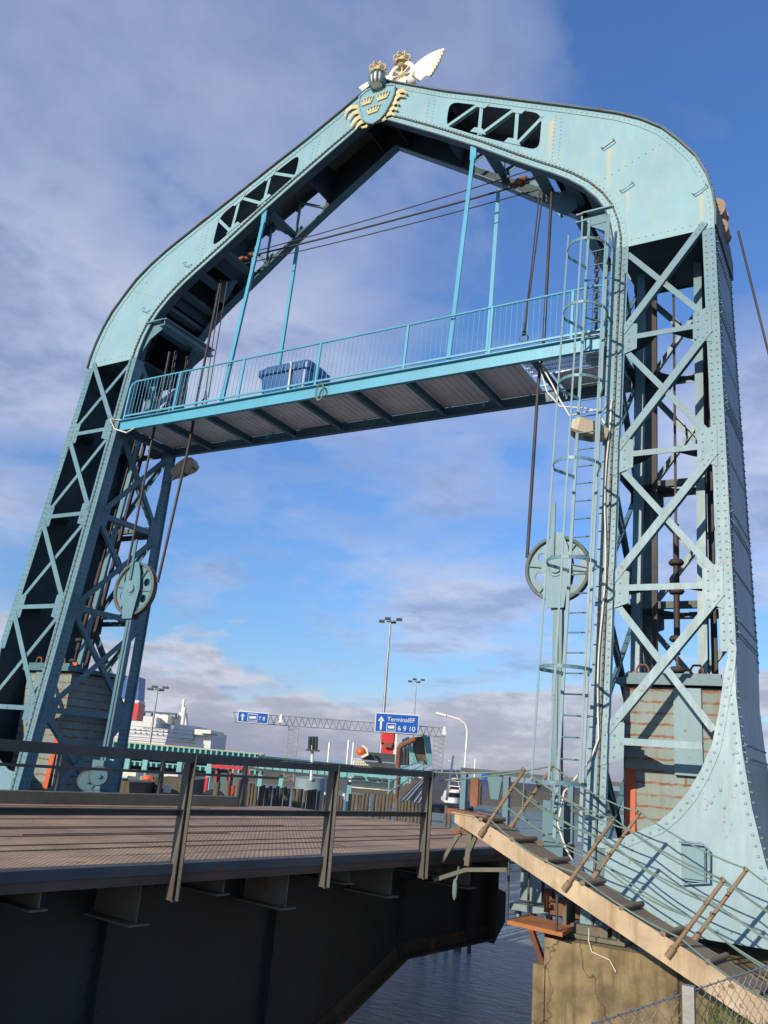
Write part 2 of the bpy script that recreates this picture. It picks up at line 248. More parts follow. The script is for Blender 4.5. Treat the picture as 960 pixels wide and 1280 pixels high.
# ------------------------------------------------------------------ mesh helpers
class MB:
    def __init__(s): s.v = []; s.f = []; s.sm = []
    def add(s, vs, fs, smooth=False):
        o = len(s.v); s.v += [V(x) for x in vs]
        for f in fs: s.f.append(tuple(i+o for i in f)); s.sm.append(smooth)
        return s
    def hexa(s, a, b):   # two quads
        return s.prism(a, b)
    def prism(s, a, b, smooth=False):
        n = len(a); s.add(list(a)+list(b), [tuple(range(n)), tuple(range(2*n-1, n-1, -1))])
        s.add(list(a)+list(b), [(i, n+i, n+(i+1) % n, (i+1) % n) for i in range(n)], smooth); return s
    def box(s, c, sz, ax=None):
        c = V(c); X, Y, Z = ax if ax else (V((1, 0, 0)), V((0, 1, 0)), V((0, 0, 1)))
        X = X*sz[0]/2; Y = Y*sz[1]/2; Z = Z*sz[2]/2
        vs = [c+X*i+Y*j+Z*k for k in (-1, 1) for j in (-1, 1) for i in (-1, 1)]
        return s.add(vs, [(0, 2, 3, 1), (4, 5, 7, 6), (0, 1, 5, 4), (2, 6, 7, 3), (0, 4, 6, 2), (1, 3, 7, 5)])
    def beam(s, p0, p1, w, h, up=(0, 0, 1)):
        p0 = V(p0); p1 = V(p1); d = p1-p0; l = d.length; d = d.normalized(); up = V(up)
        sd_ = d.cross(up).normalized(); u2 = sd_.cross(d)
        return s.box((p0+p1)/2, (w, l, h), (sd_, d, u2))
    def flat(s, p0, p1, w, n, t0, t1):
        """flat bar from p0 to p1, width w in the plane with normal n, between offsets t0 and t1 along n"""
        p0 = V(p0); p1 = V(p1); n = V(n).normalized(); c = (p0+p1)/2 + n*(t0+t1)/2; d = (p1-p0); l = d.length; d = d.normalized()
        return s.box(c, (w, l, abs(t1-t0)), (d.cross(n), d, n))
    def angle(s, p0, p1, w, n, t0, leg, side=1, th=0.012):
        """L bar: flat leg in plane at t0, upstanding leg going back (-n) of length leg on one side"""
        n = V(n).normalized(); d = (V(p1)-V(p0)).normalized(); sd_ = d.cross(n)*side
        s.flat(p0, p1, w, n, t0, t0+th)
        o = sd_*(w/2-th/2)
        return s.flat(V(p0)+o, V(p1)+o, th, n, t0-leg, t0-0.0015)
    def tube(s, p0, p1, r, n=8, r2=None, cap=True):
        p0 = V(p0); p1 = V(p1); r2 = r if r2 is None else r2; d = (p1-p0).normalized()
        a = d.orthogonal().normalized(); b = d.cross(a)
        ca = [(a*math.cos(2*math.pi*i/n)+b*math.sin(2*math.pi*i/n)) for i in range(n)]
        A = [p0+c*r for c in ca]; Bq = [p1+c*r2 for c in ca]
        s.add(A+Bq, [(i, (i+1) % n, n+(i+1) % n, n+i) for i in range(n)], True)
        if cap: s.add(A, [tuple(range(n-1, -1, -1))]); s.add(Bq, [tuple(range(n))])
        return s
    def path(s, pts, r, n=6, closed=False):
        pts = [V(p) for p in pts]; m = len(pts); rings = []; ref = None
        for i, p in enumerate(pts):
            if closed: d = pts[(i+1) % m]-pts[i-1]
            else: d = pts[min(i+1, m-1)]-pts[max(i-1, 0)]
            d = d.normalized()
            if ref is None: ref = d.orthogonal().normalized()
            ref = (ref-d*ref.dot(d)).normalized(); b = d.cross(ref)
            rings.append([p+(ref*math.cos(2*math.pi*k/n)+b*math.sin(2*math.pi*k/n))*r for k in range(n)])
        vs = [x for rg in rings for x in rg]; fs = []
        for i in range(m if closed else m-1):
            j = (i+1) % m
            for k in range(n): fs.append((i*n+k, i*n+(k+1) % n, j*n+(k+1) % n, j*n+k))
        if not closed: s.add(rings[0], [tuple(range(n-1, -1, -1))]); s.add(rings[-1], [tuple(range(n))])
        return s.add(vs, fs, True)
    def rivet(s, p, n, r=0.017, h=0.012):
        n = V(n).normalized(); a = n.orthogonal().normalized(); b = n.cross(a); p = V(p); vs = []
        for rr, hh in ((r, 0), (r*0.6, h)):
            for i in range(6):
                t = math.pi*i/3; vs.append(p+(a*math.cos(t)+b*math.sin(t))*rr+n*hh)
        return s.add(vs, [(i, (i+1) % 6, 6+(i+1) % 6, 6+i) for i in range(6)]+[(6, 7, 8, 9, 10, 11)])
    def rivets(s, pts, n, sp=0.11, r=0.017, h=0.012):
        pts = [V(p) for p in pts]; acc = sp/2
        for a, b in zip(pts, pts[1:]):
            l = (b-a).length; d = (b-a)/max(l, 1e-6)
            while acc < l:
                s.rivet(a+d*acc, n, r, h); acc += sp
            acc -= l
        return s
    def disc(s, c, n, r, t, seg=32):
        n = V(n).normalized(); return s.tube(V(c)-n*t/2, V(c)+n*t/2, r, seg)
    def ell(s, c, rad, ax=None, nu=14, nv=8):
        X, Y, Z = ax if ax else (V((1, 0, 0)), V((0, 1, 0)), V((0, 0, 1))); c = V(c); vs = []
        for j in range(nv+1):
            ph = -math.pi/2+math.pi*j/nv
            for i in range(nu):
                t = 2*math.pi*i/nu; vs.append(c+X*rad[0]*math.cos(ph)*math.cos(t)+Y*rad[1]*math.cos(ph)*math.sin(t)+Z*rad[2]*math.sin(ph))
        return s.add(vs, [(j*nu+i, j*nu+(i+1) % nu, (j+1)*nu+(i+1) % nu, (j+1)*nu+i) for j in range(nv) for i in range(nu)], True)
    def lathe(s, c, prof, n=20, ax=None):
        X, Y, Z = ax if ax else (V((1, 0, 0)), V((0, 1, 0)), V((0, 0, 1))); c = V(c); vs = []
        for r, z in prof:
            for i in range(n):
                t = 2*math.pi*i/n; vs.append(c+X*r*math.cos(t)+Y*r*math.sin(t)+Z*z)
        return s.add(vs, [(j*n+i, j*n+(i+1) % n, (j+1)*n+(i+1) % n, (j+1)*n+i) for j in range(len(prof)-1) for i in range(n)], True)
    def platepoly(s, outer, holes, fn0, fn1):
        """outer/holes: lists of (x,z). fn0/fn1 map (x,z) to front and back points."""
        loops = [[V((x, z, 0)) for x, z in lp] for lp in [outer]+holes]
        tr = geometry.tessellate_polygon(loops); flat = [p for lp in [outer]+holes for p in lp]
        s.add([fn0(*p) for p in flat], [tuple(t) for t in tr]); s.add([fn1(*p) for p in flat], [tuple(reversed(t)) for t in tr])
        for lp in [outer]+holes:
            n = len(lp); s.add([fn0(*p) for p in lp]+[fn1(*p) for p in lp], [(i, (i+1) % n, n+(i+1) % n, n+i) for i in range(n)])
        return s
    def build(s, name, mt, parent=None, **props):
        off = V((0, 0, 0)); q = parent
        while q is not None: off += q.location; q = q.parent
        me = bpy.data.meshes.new(name)
        loc = V((0, 0, 0))
        if parent is None and s.v:
            xs = [min(v[i] for v in s.v) for i in range(3)]; xm = [max(v[i] for v in s.v) for i in range(3)]
            loc = V(((xs[0]+xm[0])/2, (xs[1]+xm[1])/2, xs[2]))
        me.from_pydata([tuple(v-off-loc) for v in s.v], [], s.f)
        me.polygons.foreach_set('use_smooth', s.sm); me.materials.append(M[mt] if isinstance(mt, str) else mt); me.update()
        me.validate()
        o = bpy.data.objects.new(name, me); COL.objects.link(o); o.location = loc
        if parent is not None: o.parent = parent
        for k, v in props.items(): o[k] = v
        return o
def thing(name, label, cat, loc=(0, 0, 0), group=None):
    o = bpy.data.objects.new(name, None); COL.objects.link(o); o.location = loc; o.empty_display_size = 0.2
    o['label'] = label; o['category'] = cat
    if group: o['group'] = group
    return o
def solo(mb, name, mt, label, cat, group=None):
    o = mb.build(name, mt); o['label'] = label; o['category'] = cat
    if group: o['group'] = group
    return o
def copy_tree(o, parent=None):
    c = o.copy(); COL.objects.link(c); c.parent = parent
    for ch in [x for x in bpy.data.objects if x.parent == o]: copy_tree(ch, c)
    return c
def catenary(a, b, sag, n=12):
    a = V(a); b = V(b); return [a.lerp(b, i/n)-V((0, 0, sag*4*(i/n)*(1-i/n))) for i in range(n+1)]
def text_mesh(s, size):
    c = bpy.data.curves.new('t', 'FONT'); c.body = s; c.size = size; c.extrude = 0.01; c.offset = 0.006*size
    o = bpy.data.objects.new('t', c); COL.objects.link(o); dg = bpy.context.evaluated_depsgraph_get(); e = o.evaluated_get(dg); me = e.to_mesh()
    vs = [v.co.copy() for v in me.vertices]; fs = [tuple(p.vertices) for p in me.polygons]; e.to_mesh_clear()
    bpy.data.objects.remove(o); bpy.data.curves.remove(c); return vs, fs

# ------------------------------------------------------------------ setting: water, quay
def struct(mb, name, mt): return mb.build(name, mt, kind='structure')
ZW = -4.0; ZQ = -1.72
wm = MB(); wm.add([(-6000, -400, ZW), (6000, -400, ZW), (6000, 9000, ZW), (-6000, 9000, ZW)], [(0, 1, 2, 3)]); struct(wm, 'water', 'water')
# quay: where the camera stands and the ground round the right tower
q = MB(); qp = [(8.25, -30), (60, -30), (60, 14), (10.2, 14), (8.9, 3.2), (8.9, -0.63), (8.25, -0.63)]
q.prism([V((x, y, ZQ)) for x, y in qp], [V((x, y, ZW-1)) for x, y in qp]); struct(q, 'quay', mat('quay_ground', (0.15, 0.115, 0.075), 0.95, var=0.35, streak=False, bump=0.8, bscale=14, vscale=3))
far = MB(); far.box((-30, 150, -2.9), (330, 90, 2.8)); struct(far, 'far_quay', 'asphalt')

# ------------------------------------------------------------------ portal gantry
def Dp(z): return 2.70-0.0888*z
def Fp(x, z, o=0.0): return V((x, B*z+o, z))
def Rp(x, z, o=0.0): return V((x, B*z+Dp(z)+o, z))
def Xi(z): return 6.0+0.0065*z
def Xo(z): return 8.08-0.0255*z
ZP, ZA, ZB, ZC, ZD = 10.01, 8.015, 5.756, 3.477, 1.178
ZBOT = -1.36
NF = V((0, -1, B)); NR = V((0, 1, -B+0.0888))
GA = thing('portal_gantry', 'huge riveted pale teal steel portal with two lattice legs and an arched top', 'lifting gantry', (0, 1.3, ZBOT))
outer = [(0, 16.93), (1, 16.29), (2, 15.66), (3, 15.10), (4, 14.52), (5, 13.95), (5.5, 13.66), (6.05, 13.33), (6.5, 13.0), (6.9, 12.62), (7.2, 12.2), (7.5, 11.72), (7.68, 11.25), (7.79, 10.75), (7.83, 10.35), (Xo(ZP), ZP)]
inner = [(0, 15.76), (1, 15.07), (2, 14.37), (3, 13.64), (3.84, 12.98), (4.34, 12.6), (4.75, 12.3), (5.1, 12.02), (5.43, 11.7), (5.7, 11.35), (5.88, 11.02), (6.0, 10.62), (6.06, 10.25), (Xi(ZP), ZP)]
def rounded(poly, r, n=4):
    out = []
    m_ = len(poly)
    for i in range(m_):
        p = V((*poly[i], 0)); a = V((*poly[i-1], 0)); b = V((*poly[(i+1) % m_], 0))
        da = (a-p).normalized(); db = (b-p).normalized()
        for k in range(n+1):
            t = k/n; q0 = p+da*r; q1 = p+db*r
            x = q0.lerp(p, t).lerp(p.lerp(q1, t), t); out.append((x.x, x.y))
    return out
def opening(sx_): 
    h = rounded([(2.10, 15.35), (4.42, 14.05), (4.42, 13.0), (2.10, 14.55)], 0.28)
    h = [(x*sx_, z) for x, z in h]
    return h if sx_ > 0 else list(reversed(h))
prof = [(-x, z) for x, z in reversed(outer[1:])]+outer+[(x, z) for x, z in reversed(inner[1:])]+[(-x if x else 0, z) for x, z in inner]
prof = [p for i, p in enumerate(prof) if i == 0 or p != prof[i-1]]
def off_poly(pl, d):   # inward offset of an open profile (x,z), d>0 to the right hand side
    out = []
    for i, (x, z) in enumerate(pl):
        a = V((*pl[max(i-1, 0)], 0)); b = V((*pl[min(i+1, len(pl)-1)], 0)); t = (b-a).normalized(); n = V((t.y, -t.x, 0))
        out.append((x+n.x*d, z+n.y*d))
    return out
def web(P, sgn, Nn, nm):
    mb = MB(); mb.platepoly(prof, [opening(1), opening(-1)], lambda x, z: P(x, z, 0), lambda x, z: P(x, z, 0.014*sgn))
    o_full = [(-x, z) for x, z in reversed(outer[1:])]+outer
    i_full = [(-x, z) for x, z in reversed(inner[1:])]+inner
    so_ = -sgn
    # rivet rows
    if sgn > 0:
        mb.rivets([P(x, z, -0.014) for x, z in off_poly(o_full, 0.07)], Nn, 0.13, 0.016)
        mb.rivets([P(x, z, -0.014) for x, z in off_poly(i_full, -0.06)], Nn, 0.13, 0.016); mb.rivets([P(x, z, -0.014) for x, z in off_poly(i_full, -0.20)], Nn, 0.13, 0.016)
        for s_ in (-1, 1):
            for xx in (1.55, 1.70, 4.72, 4.86):
                zo = np.interp(xx, [p[0] for p in outer], [p[1] for p in outer]); zi = np.interp(xx, [p[0] for p in inner], [p[1] for p in inner])
                mb.rivets([P(s_*xx, zi+0.25), P(s_*xx, zo-0.25)], Nn, 0.11)
            for dz in (0.14,):
                mb.rivets([P(s_*(Xi(ZP)+0.25), ZP+dz), P(s_*(Xo(ZP)-0.25), ZP+dz)], Nn, 0.13)
            mb.rivets([P(s_*5.78, 11.75), P(s_*7.0, 12.3)], Nn, 0.14)
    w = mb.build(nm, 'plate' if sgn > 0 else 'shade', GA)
    ln = MB(); ln.platepoly([p for p in prof], [opening(1), opening(-1)], lambda x, z: P(x, z, 0.0155*sgn), lambda x, z: P(x, z, 0.0185*sgn)); ln.build('inner_shade_sheet', 'dark', w)  # thin added sheet, coloured dark to imitate shade inside the arch box
    # edge strips (doubler plates) standing 14 mm proud
    if sgn > 0:
        e = MB()
        for pl, d in ((o_full, 0.13), (i_full, -0.24)):
            q2 = off_poly(pl, d)
            for i in range(len(pl)-1):
                a, b2, c, d2 = pl[i], pl[i+1], q2[i+1], q2[i]
                e.prism([P(*a, -0.0145) for a in (a, b2, c, d2)], [P(*a, -0.0015) for a in (a, b2, c, d2)])
        e.build('edge_strip', 'plate', w)
    # stay bars in the openings
    for s_ in (-1, 1):
        nd_top = [(2.95, 14.95), (3.85, 14.42)]; nd_bot = [(2.95, 14.05), (3.80, 13.42)]
        segs = [((2.15, 14.6), (2.92, 14.98)), ((2.95, 14.98), (2.97, 14.0)), ((3.0, 14.0), (3.80, 14.45)), ((3.84, 14.45), (3.86, 13.38)), ((3.9, 13.4), (4.45, 13.95))]
        for a, b2 in segs:
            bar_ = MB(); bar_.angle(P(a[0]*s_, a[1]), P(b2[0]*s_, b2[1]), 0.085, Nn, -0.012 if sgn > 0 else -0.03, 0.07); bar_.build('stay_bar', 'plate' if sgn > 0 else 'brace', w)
        for (x, z) in nd_top+nd_bot:
            hv = -1 if (x, z) in nd_top else 1; pg = [(-0.20, 0.125), (0.20, -0.125), (0.10, -0.06+hv*.15), (-0.10, 0.06+hv*.15)]
            g = MB(); g.prism([P(s_*(x+dx), z+dz, -0.016*sgn) for dx, dz in pg], [P(s_*(x+dx), z+dz, -0.003*sgn) for dx, dz in pg])
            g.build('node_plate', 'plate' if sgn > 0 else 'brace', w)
    return w
WF = web(Fp, 1, NF, 'front_web'); WR = web(Rp, -1, NR, 'rear_web')
# top flange, full depth, lapping over both webs
o_full = [(-x, z) for x, z in reversed(outer[1:])]+outer; i_full = [(-x, z) for x, z in reversed(inner[1:])]+inner
tf = MB(); up = off_poly(o_full, -0.035)
for i in range(len(o_full)-1):
    a, b2, c, d2 = o_full[i], o_full[i+1], up[i+1], up[i]
    tf.prism([Fp(*k, -0.075) for k in (a, b2, c, d2)], [Rp(*k, 0.06) for k in (a, b2, c, d2)])
tf.rivets([Fp(x, z, -0.03) for x, z in up], (0, 0, 1), 0.16, 0.02, 0.02)
tf.build('top_flange', 'flange', GA)
for P, s_, nm in ((Fp, 1, 'lower_flange'), (Rp, -1, 'lower_flange')):
    lf = MB(); dn_ = off_poly(i_full, 0.03)
    for i in range(len(i_full)-1):
        a, b2, c, d2 = i_full[i], i_full[i+1], dn_[i+1], dn_[i]
        lf.prism([P(*k, -0.03*s_) for k in (a, b2, c, d2)], [P(*k, 0.20*s_) for k in (a, b2, c, d2)])
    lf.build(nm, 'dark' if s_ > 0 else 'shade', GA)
    if s_ > 0:
        dr = MB(); d0 = off_poly(i_full, -0.115); d1 = off_poly(i_full, -0.15)
        for i in range(len(i_full)-1):
            a, b2, c, d2 = d0[i], d0[i+1], d1[i+1], d1[i]
            dr.prism([P(*k, -0.05) for k in (a, b2, c, d2)], [P(*k, -0.0155) for k in (a, b2, c, d2)])
        dr.rivets([P(x, z, -0.05) for x, z in off_poly(i_full, -0.133)], NF, 0.10, 0.02, 0.02)
        dr.build('flange_angle', 'flange', GA)
# cross diaphragms inside the box
for s_ in (-1, 1):
    for x, zt, zb in ((0.35, 16.5, 15.7), (1.9, 15.6, 14.6), (4.55, 14.1, 12.7), (5.6, 13.4, 11.7)):
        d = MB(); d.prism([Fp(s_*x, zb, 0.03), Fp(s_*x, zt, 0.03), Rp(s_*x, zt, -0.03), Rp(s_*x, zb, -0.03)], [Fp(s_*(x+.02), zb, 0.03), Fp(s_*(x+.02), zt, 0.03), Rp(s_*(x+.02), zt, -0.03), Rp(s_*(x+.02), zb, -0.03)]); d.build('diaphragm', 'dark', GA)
    for x, z in ((3.0, 13.95), (4.2, 13.0), (4.9, 12.5), (5.4, 12.05), (5.75, 11.6), (6.05, 11.1)):
        d = MB(); d.beam(Fp(s_*x, z, 0.05), Rp(s_*x, z, -0.05), 0.16, 0.12); d.beam(Fp(s_*x, z-0.065, 0.25), Rp(s_*x, z-0.065, -0.25), 0.24, 0.012); d.build('cross_beam', 'shade', GA)
    # horizontal floor plate closing the box above the lattice
    d = MB(); zz_ = ZP+0.03
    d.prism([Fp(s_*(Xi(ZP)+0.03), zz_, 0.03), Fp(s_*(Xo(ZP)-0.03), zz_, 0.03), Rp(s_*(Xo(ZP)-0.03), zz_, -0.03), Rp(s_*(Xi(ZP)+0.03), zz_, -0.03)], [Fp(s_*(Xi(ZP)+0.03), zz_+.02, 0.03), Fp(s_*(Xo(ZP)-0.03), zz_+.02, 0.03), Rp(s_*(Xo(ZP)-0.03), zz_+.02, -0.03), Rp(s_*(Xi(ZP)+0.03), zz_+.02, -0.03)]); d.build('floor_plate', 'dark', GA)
    # beam bracket at the top inside corner (carries chains)
    c = MB(); x0 = s_*(Xi(10.6)-0.03)
    for P, o_ in ((Fp, 0.06), (Rp, -0.06)):
        c.prism([P(x0, 11.0, o_), P(x0, 10.2, o_), P(x0-s_*0.18, 10.55, o_), P(x0-s_*0.62, 10.85, o_), P(x0-s_*0.62, 11.0, o_)], [P(x0, 11.0, o_+.02), P(x0, 10.2, o_+.02), P(x0-s_*0.18, 10.55, o_+.02), P(x0-s_*0.62, 10.85, o_+.02), P(x0-s_*0.62, 11.0, o_+.02)])
    c.beam(Fp(x0-s_*0.62, 11.02, -0.05), Rp(x0-s_*0.62, 11.02, 0.1), 0.2, 0.03); c.beam(Fp(x0-s_*0.62, 10.93, -0.0), Rp(x0-s_*0.62, 10.93, 0.05), 0.03, 0.16); c.beam(Fp(x0-s_*0.62, 10.84, -0.05), Rp(x0-s_*0.62, 10.84, 0.1), 0.2, 0.02)
    c.beam(Fp(x0, 11.02, 0), Fp(x0-s_*0.6, 11.02, 0), 0.14, 0.03); c.build('corner_bracket', 'paint', GA)
# small step brackets bolted on the front plate
for (px, py) in ((762, 183), (785, 236), (877, 240), (234, 333), (182, 390)):
    p = atF(px, py); hb = MB(); ang = 0.5 if px > 500 else -0.5
    ex = V((math.cos(ang), 0, math.sin(ang))); ez = V((-math.sin(ang), 0, math.cos(ang)))
    w_ = 0.13; hb.path([p+NF*0.01-ex*w_+ez*0.1, p+NF*0.06-ex*w_*1, p+NF*0.06+ex*w_, p+NF*0.01+ex*w_+ez*0.1], 0.012, 5); hb.build('step_iron', 'rust' if px == 762 else 'plate', WF)

levels = [ZP, ZA, ZB, ZC, ZD]
PAN = levels + [-1.15]
def zflare(x):   # lower curved edge of the flared base plate
    return np.interp(x, [6.0, 6.13, 6.46, 6.94, 7.15, 7.36, 7.53, 7.68, 7.77, 7.84, 7.90, 7.94], [-0.16, -0.17, -0.12, 0.11, 0.30, 0.56, 0.86, 1.22, 1.65, 2.09, 2.4, 2.9])
def leg(s_, P, sgn, Xf, outerside, zlow):
    """corner leg: front strip + side strip + raised cover strip + rivets"""
    mb = MB(); inn = 1 if not outerside else -1     # direction toward tower centre (unsigned x)
    w = 0.27 if not outerside else 0.21; zs = [zlow, ZP]
    Nn = NF if sgn > 0 else NR
    def q(z, a, o): return P(s_*(Xf(z)+inn*a), z, o)
    mb.prism([q(zs[0], 0.012, 0), q(zs[1], 0.012, 0), q(zs[1], w, 0), q(zs[0], w, 0)], [q(zs[0], 0.012, -0.014*sgn), q(zs[1], 0.012, -0.014*sgn), q(zs[1], w, -0.014*sgn), q(zs[0], w, -0.014*sgn)])
    if not outerside:
        mb.prism([q(zs[0], -0.03, -0.045*sgn), q(zs[1], -0.03, -0.045*sgn), q(zs[1], 0.12, -0.045*sgn), q(zs[0], 0.12, -0.045*sgn)], [q(zs[0], -0.03, -0.0155*sgn), q(zs[1], -0.03, -0.0155*sgn), q(zs[1], 0.12, -0.0155*sgn), q(zs[0], 0.12, -0.0155*sgn)])
    if not outerside and sgn > 0:
        dk_ = MB(); dk_.prism([q(zs[0], 0.122, -0.062), q(zs[1], 0.122, -0.062), q(zs[1], 0.150, -0.062), q(zs[0], 0.150, -0.062)], [q(zs[0], 0.122, -0.0155), q(zs[1], 0.122, -0.0155), q(zs[1], 0.150, -0.0155), q(zs[0], 0.150, -0.0155)]); dk_.rivets([q(zs[0], 0.136, -.062), q(zs[1], .136, -.062)], Nn, .125, .018, .02); dk_.build('leg_fillet', 'flange', GA)
    # side strip
    mb.prism([q(zs[0], 0, -0.015*sgn), q(zs[1], 0, -0.015*sgn), q(zs[1], 0, 0.26*sgn), q(zs[0], 0, 0.26*sgn)], [q(zs[0], 0.011, -0.015*sgn), q(zs[1], 0.011, -0.015*sgn), q(zs[1], 0.011, 0.26*sgn), q(zs[0], 0.011, 0.26*sgn)])
    if sgn > 0:
        rows = ((0.045, -0.045), (0.20, -0.014)) if not outerside else ((0.06, -0.014), (0.155, -0.014))
        for a, o_ in rows: mb.rivets([q(zs[0]+0.1, a, o_), q(zs[1], a, o_)], Nn, 0.125, 0.018, 0.014)
    for b_ in (0.07, 0.19):
        mb.rivets([q(zs[0]+0.1, 0, b_*sgn), q(zs[1], 0, b_*sgn)], (-inn*s_, 0, 0), 0.125, 0.018, 0.02)
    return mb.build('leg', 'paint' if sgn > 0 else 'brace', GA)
for s_ in (-1, 1):
    for P, sgn in ((Fp, 1), (Rp, -1)):
        leg(s_, P, sgn, Xi, False, ZBOT); leg(s_, P, sgn, Xo, True, 2.5 if sgn > 0 else 2.5)
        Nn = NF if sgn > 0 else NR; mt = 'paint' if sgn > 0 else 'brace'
        for k, z in enumerate(levels):
            if k > 0:
                st = MB(); a = P(s_*(Xi(z)+0.30), z, 0); b2 = P(s_*((Xo(z)-0.25) if z > 2.6 else 7.55), z, 0)
                st.flat(a, b2, 0.10, Nn, 0.016, 0.028); st.flat(a+V((0, 0, 0.045)), b2+V((0, 0, 0.045)), 0.012, Nn, -0.10, 0.0145); st.build('strut', mt, GA)
                for xx, ww, inn in ((Xi(z), 0.48, 1), (Xo(z), 0.42, -1)):
                    if inn < 0 and z < 2: continue
                    g = MB(); xs = [xx+inn*0.125, xx+inn*ww]; h_ = 0.36; sl_ = 0.10
                    pg = [(xs[0], z+h_), (xs[1], z+h_-sl_), (xs[1], z-h_+sl_+0.02), (xs[0], z-h_)]
                    g.prism([P(s_*x, zz2, -0.0265*sgn) for x, zz2 in pg], [P(s_*x, zz2, -0.0155*sgn) for x, zz2 in pg])
                    if sgn > 0:
                        for rx in (0.22, 0.36):
                            for rz in (-0.22, -0.08, 0.08, 0.22): g.rivet(P(s_*(xx+inn*(rx-0.02)), z+rz, -0.0265), Nn, 0.019, 0.014)
                    g.build('gusset_plate', mt, GA)
                    # horizontal corner plate behind the strut
                    c = MB(); y0 = 0.03*sgn
                    pts = [P(s_*(xx+inn*0.02), z, y0), P(s_*(xx+inn*0.85), z, y0), P(s_*(xx+inn*0.55), z, 0.42*sgn), P(s_*(xx+inn*0.02), z, 0.75*sgn)]
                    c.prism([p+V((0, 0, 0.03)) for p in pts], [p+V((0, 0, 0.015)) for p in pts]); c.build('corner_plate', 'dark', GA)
            if k < len(levels)-1 or True:
                z0 = PAN[k+1]; z1 = z
                if k == len(levels)-1 and sgn > 0: continue
                low = z0+0.12 if k < 4 else -1.1
                a1, b1 = (Xi(z0)+0.22, low), (Xo(z1)-0.16, z1-0.12 if k else z1+0.12)
                a2, b3 = (Xi(z1)+0.22 if k else Xi(z1)+0.25, z1-0.16), (Xo(z0)-0.2, z0+0.16)
                if k == 3 and sgn > 0: b3 = (7.70, 1.40)
                b_ = MB(); b_.angle(P(s_*a1[0], a1[1]), P(s_*b1[0], b1[1]), 0.125, Nn, 0.030, 0.085, side=s_*(1 if sgn > 0 else -1))
                if sgn > 0:
                    d_ = (P(s_*b1[0], b1[1])-P(s_*a1[0], a1[1])).normalized()
                    for e_ in (0.06, 0.16, 0.26): b_.rivet(P(s_*a1[0], a1[1], -0.042)+d_*e_, Nn); b_.rivet(P(s_*b1[0], b1[1], -0.042)-d_*e_, Nn)
                b_.build('brace', mt, GA)
                b_ = MB(); b_.angle(P(s_*a2[0], a2[1]), P(s_*b3[0], b3[1]), 0.10, Nn, -0.014, 0.08, side=-s_*(1 if sgn > 0 else -1)); b_.build('brace', mt, GA)
    # inner side face lattice (plane x = Xi)
    for k, z in enumerate(levels):
        NS = V((-s_, 0, 0)); x_ = s_*Xi(z)
        if k: 
            st = MB(); st.angle(Fp(x_, z, 0.2), Rp(x_, z, -0.2), 0.12, NS, 0.004, 0.10, side=1); st.build('side_strut', 'brace', GA)
            for P, sg in ((Fp, 1), (Rp, -1)):
                g = MB(); pg = [P(x_, z+0.3, 0.05*sg), P(x_, z+0.25, 0.42*sg), P(x_, z-0.25, 0.42*sg), P(x_, z-0.3, 0.05*sg)]
                g.prism([p+NS*0.012 for p in pg], [p+NS*0.002 for p in pg]); g.build('side_gusset', 'brace', GA)
        z0 = PAN[k+1]
        x0_ = s_*Xi(z0)
        b_ = MB(); b_.angle(Fp(x0_, z0+0.15, 0.25), Rp(x_, z-0.15, -0.2), 0.13, NS, 0.014, 0.08); b_.build('side_brace', 'brace', GA)
        b_ = MB(); b_.angle(Fp(x_, z-0.15, 0.25), Rp(x0_, z0+0.15, -0.2), 0.11, NS, -0.014, 0.08); b_.build('side_brace', 'brace', GA)
    # solid outer side plate with lapped seams
    sp = MB(); NS = V((s_, 0, 0)); zs = [2.6, 4.6, 6.6, 8.4, 10.0]
    zsl = [-1.2, -0.25, 0.43, 1.15, 1.88, 2.66]; xl = [8.62, 8.31, 8.16, 8.06, 8.0, 7.98]
    def Xs(z): return float(np.interp(z, zsl, xl)) if z < 2.66 else Xo(z)
    allz = zsl[:-1]+[2.66, 4.6, 6.6, 8.4, 10.01]
    for i in range(len(allz)-1):
        a, b2 = allz[i], allz[i+1]
        sp.prism([Fp(s_*Xs(a), a, 0.012), Fp(s_*Xs(b2), b2, 0.012), Rp(s_*Xs(b2), b2, -0.012), Rp(s_*Xs(a), a, -0.012)], [Fp(s_*(Xs(a)-.02), a, 0.012), Fp(s_*(Xs(b2)-.02), b2, 0.012), Rp(s_*(Xs(b2)-.02), b2, -0.012), Rp(s_*(Xs(a)-.02), a, -0.012)])
    for z in (1.15, 2.9, 4.6, 6.6, 8.4, 9.7):
        sp.prism([Fp(s_*Xs(z-0.14), z-0.14, 0.2)+NS*.012, Fp(s_*Xs(z+0.14), z+0.14, 0.2)+NS*.012, Rp(s_*Xs(z+0.14), z+0.14, -0.2)+NS*.012, Rp(s_*Xs(z-0.14), z-0.14, -0.2)+NS*.012], [Fp(s_*Xs(z-0.14), z-0.14, 0.2)+NS*.002, Fp(s_*Xs(z+0.14), z+0.14, 0.2)+NS*.002, Rp(s_*Xs(z+0.14), z+0.14, -0.2)+NS*.002, Rp(s_*Xs(z-0.14), z-0.14, -0.2)+NS*.002])
        for dz in (-0.09, 0.09) if z != 6.6 else (-0.1, -0.03, 0.04, 0.1): sp.rivets([Fp(s_*Xs(z+dz), z+dz, 0.1)+NS*.012, Rp(s_*Xs(z+dz), z+dz, -0.1)+NS*.012], NS, 0.11, 0.018, 0.02)
    for z in (3.75, 5.6, 7.5): sp.rivets([Fp(s_*Xs(z), z, 0.1), Rp(s_*Xs(z), z, -0.1)], NS, 0.11, 0.018, 0.02)
    for k in range(len(zsl)-1):
        for o_ in (0.07, 0.19): sp.rivets([Fp(s_*xl[k], zsl[k], o_), Fp(s_*xl[k+1], zsl[k+1], o_)], NS, 0.13, 0.018, 0.022)
